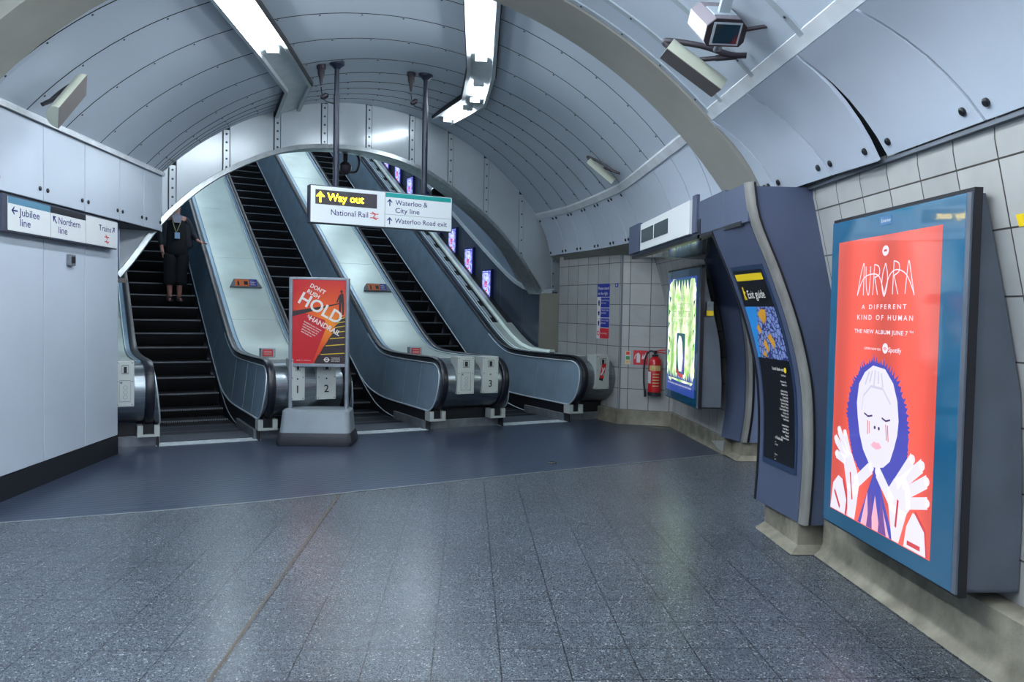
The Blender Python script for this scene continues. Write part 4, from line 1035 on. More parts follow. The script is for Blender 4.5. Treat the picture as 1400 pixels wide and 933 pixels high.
for sx in (-1, 1):
    b.lathe([(.004, -.004), (.010, 0), (.004, .004)], 8, Matrix.Translation((sx*.028, -.098, 1.585)))
b.build('eyes', 'blk', body, world=False)
b = MB(); b.add([(-.012, -.10, 1.555), (.012, -.10, 1.555), (0, -.122, 1.558), (0, -.098, 1.60)], [(0, 1, 2), (0, 2, 3), (2, 1, 3)]); b.build('nose', 'skin', body, world=False)
b = MB(); b.prism([(-.022, 0), (0, -.006), (.022, 0), (.012, .006), (-.012, .006)], .094, .100, Matrix(((1, 0, 0, 0), (0, 0, -1, 0), (0, 1, 0, 1.525), (0, 0, 0, 1)))); b.build('mouth', 'railred', body, world=False)
hj = {'a': ((0, .02, 1.63), (.082, .085)), 'b': ((0, .055, 1.54), (.08, .06)), 'c': ((0, .07, 1.44), (.075, .04)), 'd': ((0, .075, 1.36), (.06, .03))}
skin_obj('hair', hj, [('a', 'b'), ('b', 'c'), ('c', 'd')], 'hair', PE, 1)
tj = {'hem': ((0, 0, .70), (.20, .155)), 'pelvis': ((0, 0, .86), (.205, .165)), 'waist': ((0, 0, .98), (.195, .155)), 'belly': ((0, -.005, 1.08), (.19, .15)), 'chest': ((0, 0, 1.2), (.185, .145)), 'bust': ((0, 0, 1.28), (.175, .135)), 'up': ((0, .01, 1.39), (.15, .11))}
skin_obj('top', tj, [('hem', 'pelvis'), ('pelvis', 'waist'), ('waist', 'belly'), ('belly', 'chest'), ('chest', 'bust'), ('bust', 'up')], 'cloth', PE, 1)
for s_, sx in (('r', -1), ('l', 1)):
    jj = {'u': ((sx*.10, .015, 1.36), .075), 's': ((sx*.17, .01, 1.35), .068), 'e': (Jn[s_+'el'][0], .058), 'w': (tuple(V(Jn[s_+'el'][0]).lerp(V(Jn[s_+'wr'][0]), .85)), .042)}
    skin_obj('jacket_sleeve', jj, [('u', 's'), ('s', 'e'), ('e', 'w')], 'cloth2', PE, 1)
    jk = {'a': ((sx*.145, .0, 1.33), (.05, .09)), 'b': ((sx*.15, .0, 1.1), (.05, .11)), 'c': ((sx*.165, .0, .86), (.055, .12))}
    skin_obj('jacket_front', jk, [('a', 'b'), ('b', 'c')], 'cloth2', PE, 1)
    kx = -.10 if s_ == 'r' else .07
    tr = {'h': ((sx*.085, 0, .84), (.125, .135)), 'm': ((sx*.09, -.01, .68), (.125, .13)), 'k': ((kx, -.02, .50), (.105, .10)), 'c': ((kx*1.0, -.01, .30), (.115, .105)), 'd': ((kx, -.01, .265), (.115, .105))}
    skin_obj('trouser_leg', tr, [('h', 'm'), ('m', 'k'), ('k', 'c'), ('c', 'd')], 'cloth', PE, 1)
    x0 = -.105 if s_ == 'r' else .055; y0 = 0 if s_ == 'r' else .02
    b = MB(); b.prism([(x0-.042, y0-.17), (x0+.038, y0-.17), (x0+.04, y0-.06), (x0+.03, y0+.06), (x0-.03, y0+.06), (x0-.04, y0-.06)], .006, .018)
    for yy, zz_ in ((-.11, .055), (-.05, .075), (.02, .10)):
        b.tube([(x0-.045, y0+yy, .015), (x0-.036, y0+yy, zz_*.8), (x0, y0+yy-.004, zz_+.006), (x0+.036, y0+yy, zz_*.8), (x0+.042, y0+yy, .015)], .007, 6)
    b.build('sandal', 'blk', PE, world=False)
b = MB(); b.tube([(-.065, -.10, 1.42), (-.07, -.155, 1.3), (-.035, -.17, 1.17), (-.02, -.172, 1.13), (-.0, -.17, 1.17), (.05, -.155, 1.3), (.06, -.10, 1.42)], .006, 6); b.build('lanyard', 'lany', PE, world=False)
b = MB(); b.box((-.045, -.182, 1.03), (.035, -.175, 1.13)); b.build('badge', 'badge', PE, world=False, bevel=.003)
b = MB(); b.add([(-.08, -.125, 1.40), (.08, -.125, 1.40), (.05, -.165, 1.29), (-.05, -.165, 1.29), (0, -.13, 1.46)], [(0, 3, 2, 1), (0, 1, 4)]); b.build('pale_collar', 'scarf', PE, world=False)

# ------------------------------------------------------------------ hanging sign and poles
SF = es(0, 0); sdir = EU; so_ = V((-1.745, 8.965, 2.495))
HS = thing('hanging_sign', 'wide white hanging sign reading Way out and Waterloo & City line', 'sign', (-1.0, 9.33, 2.49))
Fs = frame(so_, sdir, (0, 0, 1)); SW, SHt = 1.70, .40
b = MB(); b.box((-.01, -.01, -.12), (SW+.01, SHt+.01, -.004), Fs); b.build('case', 'signcase', HS, bevel=.004)
b = MB(); b.box((0.0, 0, -.006), (SW, SHt, 0), Fs); b.build('face', mat('sign_face_lit', 'ccd4d8', .35, emit='c8d4dc', es=.28), HS)
b = MB(); b.prism(rect(.865, .345, SW-.01, .395), .0005, .002, Fs); b.build('teal_band', 'signteal', HS)
b = MB(); b.prism(rect(.05, .20, .76, .36), .0005, .003, Fs); b.build('display_window', 'screen', HS)
lettering('way_out', 'Way out', Fs, .185, .245, .083, .42, 'yellowlit', HS, bold=.010, depth=.005)
flat('arrow', arrow(.105, .28, .12), Fs, 'yellowlit', HS, .004, .006)
lettering('national_rail', 'National Rail', Fs, .22, .09, .062, .43, 'navy', HS, bold=.004, depth=.002)
flat('rail_symbol', rail_symbol(.68, .115, .10), Fs, 'railred', HS, .0015, .003)
flat('divider', [rect(.855, 0, .859, SHt), rect(.86, .145, SW, .148)], Fs, 'grey', HS, .0005, .0018)
flat('arrow', arrow(.915, .285, .085), Fs, 'navy', HS, .001, .003)
flat('arrow', arrow(.915, .075, .085), Fs, 'navy', HS, .001, .003)
lettering('line_name', 'Waterloo &', Fs, .985, .262, .056, .40, 'navy', HS, bold=.004, depth=.002)
lettering('line_name', 'City line', Fs, .98, .172, .056, .30, 'navy', HS, bold=.004, depth=.002)
lettering('exit_name', 'Waterloo Road exit', Fs, .98, .052, .056, .66, 'navy', HS, bold=.004, depth=.002)
for k, (u, lab) in enumerate(((.295, 'navy steel pole holding the left end of the hanging sign'), (1.365, 'navy steel pole holding the right end of the hanging sign'))):
    p = Fs @ V((u, SHt+.01, -.06)); zt = vz(p.x, p.y)
    o = thing('support_pole', lab, 'pole', (p.x, p.y, p.z))
    b = MB(); b.tube([(p.x, p.y, p.z), (p.x, p.y, zt-.35)], .034, 14); b.tube([(p.x, p.y, zt-.36), (p.x, p.y, zt)], .027, 14); b.build('tube', 'pole', o, smooth=50)
    b = MB(); b.lathe([(.03, -.07), (.05, -.045), (.085, -.02), (.09, .03)], 18, Matrix.Translation((p.x, p.y, zt))); b.build('ceiling_flange', 'pole', o, smooth=40)
    b = MB(); b.box((-.05, -.05, -.02), (.05, .05, .01), Matrix.Translation((p.x, p.y, p.z)) @ Matrix.Rotation(AE, 4, 'Z')); b.build('clamp', 'pole', o)
    # gland and cable
    gx = p.x-.17; gy = p.y-.02; gz_ = vz(gx, gy)
    g = thing('cable_gland', ('conical cable gland on the ceiling left of the left sign pole', 'conical cable gland on the ceiling left of the right sign pole')[k], 'cable gland', (gx, gy, gz_))
    b = MB(); b.lathe([(.010, -.22), (.016, -.20), (.022, -.15), (.038, -.10), (.042, -.05), (.052, -.04), (.052, .02)], 14, Matrix.Translation((gx, gy, gz_))); b.build('cone', 'conduit', g, smooth=40)
    b = MB(); b.lathe([(.01, -.05), (.03, -.03), (.03, .03), (.01, .05)], 12, Matrix.Translation((gx+.04, gy, gz_-.34)) @ Matrix.Rotation(R(60), 4, 'Y')); b.build('junction', 'conduit', g, smooth=40)
    b = MB(); b.tube([q for q in spline([(gx, gy, gz_-.24), (gx+.012, gy, gz_-.32), (gx+.05, gy, gz_-.39), (gx+.12, gy+.01, gz_-.41), (gx+.17, gy+.02, gz_-.46 if k else gz_-.42)], 5)], .007, 6); b.build('cable', 'black', g, smooth=50)

# loudspeaker and camera dome beyond the portal ring
sp_ = es(4.29, 2.2, 3.36)
LS = thing('loudspeaker', 'round dark loudspeaker hung beside the right sign pole inside the shaft', 'loudspeaker', sp_, AE)
b = MB(); b.lathe([(.06, -.12), (.10, -.10), (.135, -.02), (.14, .04), (.12, .05), (.03, .03)], 24, Matrix.Rotation(R(90), 4, 'X')); b.build('horn', 'blk', LS, world=False, smooth=40)
b = MB(); b.tube([(0, .08, .04), (.08, .1, .2), (.14, .1, .30)], .012, 8); b.tube([(.12, 0, .0), (.2, .03, .1), (.22, .05, .2)], .01, 8); b.build('bracket', 'grey', LS, world=False)
dm = es(2.60, 1.62, 3.64)
DM = thing('dome_camera', 'dark dome camera with looped conduit behind the left sign pole', 'security camera', dm, AE)
b = MB(); b.lathe([(.02, -.12), (.06, -.10), (.085, -.05), (.09, 0), (.05, .05), (.03, .06), (.03, .14)], 18, Matrix.Translation((0, 0, -.10))); b.build('dome', 'conduit', DM, world=False, smooth=40)
b = MB(); b.tube(spline([(.02, 0, .10), (.16, 0, .08), (.2, 0, -.04), (.16, 0, -.16), (.06, 0, -.18)], 5), .016, 8); b.tube([(0, 0, -.02), (0, 0, .16)], .035, 10); b.build('conduit', 'conduit', DM, world=False, smooth=40)

# ------------------------------------------------------------------ poster stand
PS = thing('poster_stand', 'freestanding steel stand with an orange and red Hold the handrail poster', 'poster stand', (-1.69, 9.25, 0))
def P_(x, y, z): return V((-1.69+x, 9.25+y, z))
for sx in (-1, 1):
    b = MB(); b.box((sx*.318-.022, -.03, .38), (sx*.318+.022, .03, 1.89), Matrix.Translation((-1.69, 9.25, 0))); b.build('post', 'standalu', PS, bevel=.012)
b = MB(); b.box((-.30, -.02, 1.865), (.30, .02, 1.895), Matrix.Translation((-1.69, 9.25, 0))); b.build('cross_rail', 'standalu', PS, bevel=.004); b = MB(); b.box((-.30, -.02, .875), (.30, .02, .91), Matrix.Translation((-1.69, 9.25, 0))); b.build('cross_rail', 'standalu', PS, bevel=.004)
b = MB()
def ringp(hx_, hy_, z): 
    out = []
    for cx, cy, a0 in ((1, 1, 0), (-1, 1, 90), (-1, -1, 180), (1, -1, 270)):
        for k in range(5): a = R(a0+22.5*k); out.append(P_(cx*(hx_-.06)+.06*cos(a), cy*(hy_-.06)+.06*sin(a), z))
    return out
rows = [ringp(.415, .27, .0), ringp(.425, .28, .05), ringp(.40, .255, .145), ringp(.385, .24, .15)]; b.grid(rows, close=True); b.add(rows[-1], [tuple(range(20))]); b.build('foot', 'standfoot', PS, smooth=35)
b = MB(); rows = [ringp(.392, .245, .148), ringp(.375, .20, .38), ringp(.355, .17, .40)]; b.grid(rows, close=True); b.add(rows[-1], [tuple(range(20))]); b.build('ballast_cover', 'standbase', PS, smooth=35)
FP = frame((-1.69-.296, 9.25-.016, .912), (1, 0, 0), (0, 0, 1)); PW, PH = .592, .952
b = MB(); b.box((0, 0, -.02), (PW, PH, 0), FP); b.build('backing', 'standalu', PS)
def grad_mat():
    m = bpy.data.materials.new('orange_red_print'); m.use_nodes = True; nt = m.node_tree; bs = nt.nodes['Principled BSDF']; L = nt.links.new
    tc = nt.nodes.new('ShaderNodeTexCoord'); mp = nt.nodes.new('ShaderNodeMapping'); mp.inputs['Location'].default_value = (-.13, 0, -1.62); L(tc.outputs['Object'], mp.inputs[0])
    g = nt.nodes.new('ShaderNodeTexGradient'); g.gradient_type = 'SPHERICAL'; mp.inputs['Scale'].default_value = (1.2, 0, 1.2); L(mp.outputs[0], g.inputs[0])
    r = nt.nodes.new('ShaderNodeValToRGB'); L(g.outputs[1], r.inputs[0]); r.color_ramp.elements[0].color = (*hx('c01c20'), 1); r.color_ramp.elements[0].position = .35; r.color_ramp.elements[1].color = (*hx('f08a1e'), 1); r.color_ramp.elements[1].position = .95
    e_ = r.color_ramp.elements.new(.7); e_.color = (*hx('e2561c'), 1)
    L(r.outputs[0], bs.inputs['Base Color']); bs.inputs['Roughness'].default_value = .3
    return m
b = MB(); b.prism(rect(.0, .0, PW, PH), .0005, .001, FP); b.build('print', grad_mat(), PS)
# dark red wedge, stairs, figure
flat('red_ramp', [[(0, 0), (.22, 0), (.38, .42), (0, .55)], [(0, .55), (.38, .42), (.36, .5), (.0, .62)]], FP, mat('print_red', 'c21f26', .3), PS, .001, .0014)
flat('handrail_art', [[(0, .535), (0, .595), (.30, .65), (.30, .62)], [(.30, .622), (.30, .648), (.53, .695), (.53, .685)]], FP, 'pdark', PS, .0016, .002)
stp = MB()
for k in range(8):
    y0 = .0+.0; 
steps_ = [(.0, .10, .24), (.10, .20, .30), (.20, .28, .355), (.28, .35, .40), (.35, .41, .43), (.41, .46, .455), (.46, .505, .475), (.505, .54, .49)]
flat('stairs_art', [[(x0, y0), (PW, y0), (PW, y1), (x0+.05, y1)] for y0, y1, x0 in steps_], FP, 'pdark', PS, .0016, .0021)
flat('yellow_nosings', [[(x0+.015, y0+.0), (PW-.004, y0+.02), (PW-.004, y0+.028), (x0+.02, y0+.009)] for y0, y1, x0 in steps_[1:]], FP, 'yellow', PS, .0022, .0026)
flat('figure_art', [circ(.545, .825, .016, 12), [(.515, .70), (.575, .70), (.568, .80), (.55, .81), (.525, .79)], [(.518, .56), (.54, .56), (.545, .70), (.518, .70)], [(.555, .56), (.575, .56), (.578, .70), (.548, .70)], line2((.525, .78), (.495, .70), .016)], FP, 'pdark', PS, .0024, .0029)
T = FP @ Matrix.Translation((0, 0, 0))
def ptxt(nm, s, x, y, h, w, rot=-28): lettering(nm, s, FP @ Matrix.Translation((x, y, 0)) @ Matrix.Rotation(R(rot), 4, 'Z'), 0, 0, h, w, 'pwhite', PS, bold=.02, depth=.0033)
ptxt('slogan', "DON'T", .185, .875, .045, .185); ptxt('slogan', 'RUSH', .150, .81, .045, .15); ptxt('slogan', 'HOLD', .045, .70, .135, .52)
ptxt('slogan', 'THE', .158, .545, .026, .045, -118+62); ptxt('slogan', 'HANDRAIL', .178, .50, .055, .385)
for i, (s, w) in enumerate((('Escalators are moving', .22), ('and people get hurt', .20), ('when they rush, so', .19), ('please take care', .17), ('and hold on', .13))): ptxt('small_print', s, .125-.008*i, .475-.028*i, .014, w)
lettering('web_address', 'safety on escalators', FP, .045, .032, .011, .16, 'pwhite', PS, depth=.003)
flat('roundel', annulus(.385, .045, .019, .028, 20)+[rect(.352, .0395, .418, .0505)], FP, 'pwhite', PS, .0025, .0032)
for i, s in enumerate(('TRANSPORT', 'FOR LONDON', 'EVERY JOURNEY')): lettering('operator_text', s, FP, .435, .06-.018*i, .011, .10, 'pwhite', PS, depth=.003)

# ------------------------------------------------------------------ left wall direction sign and switch
LSg = thing('direction_sign', 'long direction sign on the left wall reading Jubilee line, Northern line and Trains', 'sign', (-3.5, 7.2, 2.1))
Fl = frame((-3.505, 6.33, 2.100), (0, 1, 0), (0, .01, 1)); W_ = 1.90
b = MB(); b.box((-.06, -.012, -.07), (W_, .27, -.004), Fl); b.build('case', 'signcase', LSg, bevel=.003)
b = MB(); b.box((0, 0, -.005), (W_, .258, 0), Fl); b.build('face', 'white', LSg)
flat('grey_blue_band', [rect(0, .205, .62, .258)], Fl, 'jub', LSg); flat('black_band', [rect(.62, .205, 1.24, .258)], Fl, 'blk', LSg)
flat('divider', [rect(.619, 0, .622, .205), rect(1.239, 0, 1.242, .258)], Fl, 'grey', LSg, .0005, .0012)
flat('arrow', arrow(.085, .155, .085, 180), Fl, 'navy', LSg, .001, .002)
lettering('line_name', 'Jubilee', Fl, .155, .125, .058, .30, 'navy', LSg, bold=.004); lettering('line_name', 'line', Fl, .155, .045, .058, .15, 'navy', LSg, bold=.004)
flat('arrow', arrow(.69, .155, .085, 135), Fl, 'navy', LSg, .001, .002)
lettering('line_name', 'Northern', Fl, .745, .125, .058, .38, 'navy', LSg, bold=.004); lettering('line_name', 'line', Fl, .745, .045, .058, .15, 'navy', LSg, bold=.004)
lettering('trains_text', 'Trains', Fl, 1.50, .145, .055, .26, 'navy', LSg, bold=.004); flat('arrow', arrow(1.815, .175, .075, 45), Fl, 'navy', LSg, .001, .002)
flat('rail_symbol', rail_symbol(1.62, .07, .10), Fl, 'railred', LSg)
SWt = thing('wall_switch', 'small dark switch box on the left wall below the direction sign', 'switch', (-3.58, 7.42, 1.9))
b = MB(); b.box((-3.58, 7.37, 1.885), (-3.545, 7.475, 1.985)); b.build('box', 'grey', SWt, bevel=.006)
b = MB(); b.box((-3.545, 7.395, 1.91), (-3.538, 7.45, 1.965)); b.build('rocker', 'blk', SWt)

# ------------------------------------------------------------------ wall lamps
def wall_lamp(p0, p1, axis_to, wall_pt, label, scale=1.):
    """trough lamp from p0 to p1, bracket curling back to wall_pt"""
    p0 = V(p0); p1 = V(p1); o = thing('wall_lamp', label, 'lamp', p0)
    d = (p1-p0).normalized(); n_ = V(axis_to).normalized(); n_ = (n_-d*n_.dot(d)).normalized(); sd = d.cross(n_); r = .052*scale
    b = MB(); rows = []
    for p in (p0, p1): rows.append([p+n_*(-r*1.0)*cos(a)+sd*r*1.25*sin(a) for a in [R(-100+200*k/12) for k in range(13)]])
    b.grid(rows); vs = rows[0]; b.add(vs, [tuple(range(13))]); b.add(rows[1], [tuple(range(12, -1, -1))]); b.build('housing', 'lampcream', o, smooth=50)
    b = MB(); q0 = [rows[0][0], rows[0][-1]]; q1 = [rows[1][0], rows[1][-1]]; b.slab([[q0[0], q0[1]], [q1[0], q1[1]]], n_*.004); b.build('front_cover', 'lampbrown', o)
    w = V(wall_pt); m_ = p0.lerp(p1, .5)-n_*r
    b = MB(); b.tube(spline([p0-n_*r*.4, p0-n_*.05-d*.03, p0.lerp(w, .45)-n_*.03-d*.03, p0.lerp(w, .8)-n_*.0, w], 6), .011*scale, 10); b.build('conduit', 'conduit', o, smooth=50)
    b = MB(); b.tube([m_, m_.lerp(w, .5)], .009*scale, 10); b.tube([m_.lerp(w, .35), w.lerp(m_, .2)], .012*scale, 8); b.build('arm', 'conduit', o, smooth=50)
wall_lamp((1.12, 4.68, 3.09), (1.44, 4.68, 2.87), (-.7, .05, -.65), (1.56, 4.55, 3.04), 'cream trough lamp below the CCTV camera on the near right ceiling', 1.55)
wall_lamp((1.38, 9.5, 3.34), (1.68, 9.5, 3.10), (-.7, .3, -.65), (1.72, 9.25, 3.17), 'small cream trough lamp on the far right ceiling edge', 1.3)
wall_lamp((-3.12, 6.72, 3.315), (-3.15, 6.34, 2.96), (.85, .1, -.35), (-3.47, 6.75, 3.15), 'cream trough lamp above the left wall direction sign', 1.5)

# CCTV camera
CC = thing('cctv_camera', 'boxy CCTV camera with dark glass front bolted to the near right ceiling', 'security camera', (1.54, 4.95, 3.30))
fwd = V((.12, -.76, -.60)).normalized(); rt = (-fwd).cross(V((0, 0, 1))).normalized(); upc = fwd.cross(rt).normalized()
Fc = Matrix(((rt.x, upc.x, -fwd.x, 1.325), (rt.y, upc.y, -fwd.y, 4.21), (rt.z, upc.z, -fwd.z, 3.043), (0, 0, 0, 1))) @ Matrix.Rotation(R(3), 4, 'Z') @ Matrix.Scale(.86, 4)
octo = [(-.10, -.075), (.07, -.075), (.105, -.045), (.105, .03), (.06, .085), (-.06, .085), (-.125, .03), (-.125, -.03)]
Fc = Fc @ Matrix.Rotation(R(0), 4, 'Z')
rows = [[Fc @ V((x, y, z_)) for x, y in [( -.105, -.08), (.105, -.08), (.13, -.05), (.13, .04), (.08, .085), (-.08, .085), (-.13, .04), (-.13, -.05)]] for z_ in (0, .30)]
b = MB(); b.grid(rows, close=True); b.add(rows[1], [tuple(range(7, -1, -1))]); 
for i in range(len(b.f)): pass
b.mi = [0]*len(b.mi)
for i in range(8): b.mi[i] = 1 if i in (2, 6, 0, 1, 7) else 0
b.build('housing', ['camtop', 'camwhite'], CC)
b = MB(); o8 = [(-.105, -.08), (.105, -.08), (.13, -.05), (.13, .04), (.08, .085), (-.08, .085), (-.13, .04), (-.13, -.05)]
b.prism(o8, -.012, .001, Fc); b.build('front_rim', 'blk', CC)
b = MB(); b.prism(rect(-.092, -.07, .092, .066), -.018, -.011, Fc); b.build('window_frame', 'seam', CC)
b = MB(); b.prism(rect(-.078, -.058, .078, .056), -.022, -.017, Fc); b.build('window', 'lens', CC)
b = MB(); b.box((-.035, .08, .08), (.035, .32, .11), Fc); b.box((-.075, .082, .05), (.075, .092, .2), Fc); b.build('mount_plate', 'seam', CC)
b = MB(); b.tube([Fc @ V((.12, .0, .05)), Fc @ V((.2, .03, .02)), Fc @ V((.34, .075, -.02))], .011, 10); b.build('side_conduit', 'conduit', CC, smooth=50)
b = MB(); b.tube([Fc @ V((-.0, -.09, .05)), Fc @ V((.0, -.13, .07)), Fc @ V((.06, -.15, .15))], .015, 10); b.build('swivel', 'grey', CC, smooth=50)

# ------------------------------------------------------------------ ceiling light channels
def channel(path, label, wid=.26, tubes=(), zf=vz, grp=None):
    """path (x,y) list; tubes = list of ((x,y),(x,y),lit)"""
    P = [V((x, y, zf(x, y))) for x, y in path]
    o = thing('ceiling_light', label, 'light', P[0])
    for side in (-1, 1):
        rows = []
        for i, p in enumerate(P):
            a = P[max(i-1, 0)]; c = P[min(i+1, len(P)-1)]; t = (c-a); t.z = 0; t.normalize(); n_ = V((t.y, -t.x, 0))
            q = p+n_*side*wid/2; q.z = zf(q.x, q.y)
            rows.append([q+n_*(-.02)+V((0, 0, .02)), q+n_*(-.02)+V((0, 0, -.055)), q+n_*.02+V((0, 0, -.055)), q+n_*.02+V((0, 0, .02))])
        b = MB(); b.grid(rows, close=True); b.build('side_rail', 'batten', o)
        b = MB(); b.grid([[r[2 if side > 0 else 1]+V((0, 0, .0))+n_*side*.0 for r in rows], [r[2 if side > 0 else 1]+V((0, 0, .02))+(rows[0][2]-rows[0][1]).normalized()*side*.012 for r in rows], [r[2 if side > 0 else 1]+V((0, 0, .06))+(rows[0][2]-rows[0][1]).normalized()*side*.012 for r in rows]]); b.build('edge_seal', 'dark', o)
        rows = [[r[2]+V((0, 0, .05)), r[2]+(r[2]-r[1]).normalized()*.012*side+V((0, 0, .045)), r[2]+(r[2]-r[1]).normalized()*.012*side+V((0, 0, .08))] for r in rows]
    rows = []
    for i, p in enumerate(P):
        a = P[max(i-1, 0)]; c = P[min(i+1, len(P)-1)]; t = (c-a); t.z = 0; t.normalize(); n_ = V((t.y, -t.x, 0))
        rows.append([V((p.x, p.y, zf((p-n_*wid/2).x, p.y)-.012))-n_*wid/2, V((p.x, p.y, zf((p+n_*wid/2).x, p.y)-.012))+n_*wid/2])
    b = MB(); b.grid(rows); b.build('tray', 'batten', o)
    for (x0, y0), (x1, y1), lit in tubes:
        a = V((x0, y0, zf(x0, y0)-.055)); c = V((x1, y1, zf(x1, y1)-.055)); d = (c-a).normalized(); n_ = V((d.y, -d.x, 0))
        for k in ((-.035, .035) if lit is True or lit == 3 else (0,)):
            b = MB(); b.tube([a+n_*k, c+n_*k], .019 if lit is True else .016, 10); b.build('tube', {True: 'tube', 2: 'tube2', 3: 'tube3', False: 'tubeoff'}[lit], o, smooth=50)
        for q in (a, c):
            b = MB(); b.box((-.06, -.03, -.025), (.06, .03, .035), Matrix.Translation(q+(d*.03 if q is c else -d*.03)) @ Matrix.Rotation(atan2(d.y, d.x)-pi/2, 4, 'Z'))
            b.build('lampholder', 'batten', o)
channel([(-2.0, 6.36), (-2.0, 8.1), (-2.03, 9.62), (-2.33, 10.42)], 'left ceiling light channel running to the portal arch', .27, [((-2.0, 6.42), (-1.985, 8.2), True)])
channel([(.07, 6.36), (.10, 8.95), (.03, 10.15), (-.40, 11.50)], 'right ceiling light channel with three lit tubes running to the portal arch', .27,
        [((.06, 6.45), (.09, 8.4), True), ((.075, 9.35), (.04, 10.02), 2), ((-.06, 10.5), (-.33, 11.35), 2)])
nzf = lambda x, y: NZC+sqrt(NR*NR-(x-NXC)**2)
channel([(-2.0, 5.55), (-2.0, -5.5)], 'left ceiling light channel overhead on the near side of the plaster rib', .27, [((-2.0, 5.0), (-2.0, 3.6), 3), ((-2.0, 3.3), (-2.0, 1.7), 3), ((-2, .8), (-2, -.8), 3), ((-2, -2), (-2, -3.6), 3)], nzf)
channel([(.07, 5.55), (.07, -5.5)], 'right ceiling light channel overhead on the near side of the plaster rib', .27, [((.07, 5.0), (.07, 3.6), 3), ((.07, 3.2), (.07, 1.6), 3), ((.07, .8), (.07, -.8), 3), ((.07, -2), (.07, -3.6), 3)], nzf)

# ------------------------------------------------------------------ light boxes with posters
def lightbox(y0, y1, z0, z1, x, depth_fn, name, label, skew=0.):
    o = thing(name, label, 'light box', (x, (y0+y1)/2, z0))
    F = frame((x, y1, z0), (0, -1, 0), (0, 0, 1)); W = y1-y0; H = z1-z0
    if skew: F = F @ Matrix.Rotation(skew, 4, 'Y')
    b = MB(); b.box((0, 0, .0), (W, H, .0), F)
    b = MB()
    # case following the curved wall behind it
    zz_ = [z0+H*k/10 for k in range(11)]
    for yy in (y0+.012, y1-.012):
        b.slab([[V((x+.05, yy, z)), V((max(x+.06, depth_fn(z)), yy, z))] for z in zz_], (0, .012 if yy > (y0+y1)/2 else -.012, 0))
    b.box((x+.05, y0, z0), (depth_fn(z0), y1, z0+.01)); b.box((x+.05, y0, z1-.01), (max(x+.08, depth_fn(z1)), y1, z1))
    b.build('case', 'boxgrey', o)
    b = MB(); b.box((-.012, -.012, -.05), (W+.035, H+.02, -.012), F); b.build('gasket', 'blk', o)
    b = MB(); b.box((W-.005, 0, -.02), (W+.03, H, -.002), F); b.build('hinge_profile', 'boxgrey', o)
    b = MB(); b.box((0, 0, -.014), (W, H, 0), F); b.build('door_frame', 'glassframe', o, bevel=.003)
    return o, F, W, H
b1, F1, W1, H1 = lightbox(3.384, 4.66, .352, 2.11, 2.15, lambda z: 2.46+prof(z), 'poster_light_box', 'large lit red poster box with a hooded figure raising both hands')
b = MB()
for z in (.50, 1.0, 1.52, 2.0):
    b.lathe([(.018, 0), (.018, .006), (.008, .010)], 12, frame((2.20, 3.384, z), (1, 0, 0), (0, 0, 1)))
b.build('side_screws', 'grey', b1)
# print area
F1p = F1 @ Matrix.Translation((4.66-4.57, .44-.352, 0)); PW1, PH1 = 1.02, 1.55
def lit(name, col, s, tex=False):
    m = mat(name, (.02, .02, .02), .3, coat=1., emit=col, es=s); return m
def red_mat():
    m = lit('backlit_red', 'f25a4a', 1.05); nt = m.node_tree; bs = nt.nodes['Principled BSDF']; L = nt.links.new
    tc = nt.nodes.new('ShaderNodeTexCoord'); w = nt.nodes.new('ShaderNodeTexWave'); w.wave_type = 'BANDS'; w.bands_direction = 'Y'; w.inputs['Scale'].default_value = .62; L(tc.outputs['Object'], w.inputs['Vector'])
    r = nt.nodes.new('ShaderNodeMapRange'); r.inputs[3].default_value = .85; r.inputs[4].default_value = 1.3; L(w.outputs[1], r.inputs[0]); L(r.outputs[0], bs.inputs['Emission Strength'])
    return m
b = MB(); b.prism(rect(0, 0, PW1, PH1), .0005, .001, F1p); b.build('backlit_print', red_mat(), b1)
def U(p): return (p[0]*PW1, p[1]*PH1)
def art(nm, polys, mt, d): return flat(nm, [[U(p) for p in q] for q in polys], F1p, mt, b1, d, d+.0004)
pw = lit('backlit_white', 'efebfa', 1.08); pbl = lit('backlit_blue', '4a4cc0', 1.0); ppur = lit('backlit_purple', '7a4aa0', 1.0); ppink = lit('backlit_pink', 'eeb0c4', 1.2); pcr = lit('backlit_crimson', 'd23a44', 1.1); pgr = lit('backlit_grey', 'c9c8dc', 1.2); pdk = lit('backlit_dark', '5a3a86', .7)
halo = [(.43, .575), (.31, .545), (.226, .484), (.19, .43), (.178, .369), (.207, .295), (.25, .23), (.307, .198), (.364, .174), (.491, .205), (.56, .178), (.631, .172), (.70, .205), (.75, .24), (.78, .29), (.785, .343), (.763, .412), (.726, .462), (.667, .518), (.551, .562)]
ctr = V((.48, .36)); hp = []
for i in range(len(halo)):
    a = V(halo[i]); c = V(halo[(i+1) % len(halo)])
    hp.append([tuple(ctr), tuple(a), tuple(c)])
    nn_ = ((a+c)/2-ctr).normalized()
    for k in range(5):
        q = a.lerp(c, (k+.5)/5); nn2 = (q-ctr).normalized(); tg = (c-a).normalized(); hh = random.uniform(.006, .030 if q.y > .35 else .012)
        hp.append([tuple(q-tg*.008), tuple(q+nn2*hh+tg*random.uniform(-.01, .01)), tuple(q+tg*.008)])
art('blue_hood', hp, pbl, .0012)
art('blue_triangle', [[(.492, .215), (.327, .003), (.69, .003)]], pbl, .0012)
art('hair_locks', [[(.42, .12), (.36, .003), (.44, .003)], [(.50, .12), (.46, .003), (.56, .003)], [(.56, .11), (.60, .003), (.65, .003)]], ppink, .0018)
art('purple_shadow', [[(.46, .14), (.42, .003), (.48, .003)], [(.56, .13), (.54, .003), (.62, .003)]], ppur, .0020)
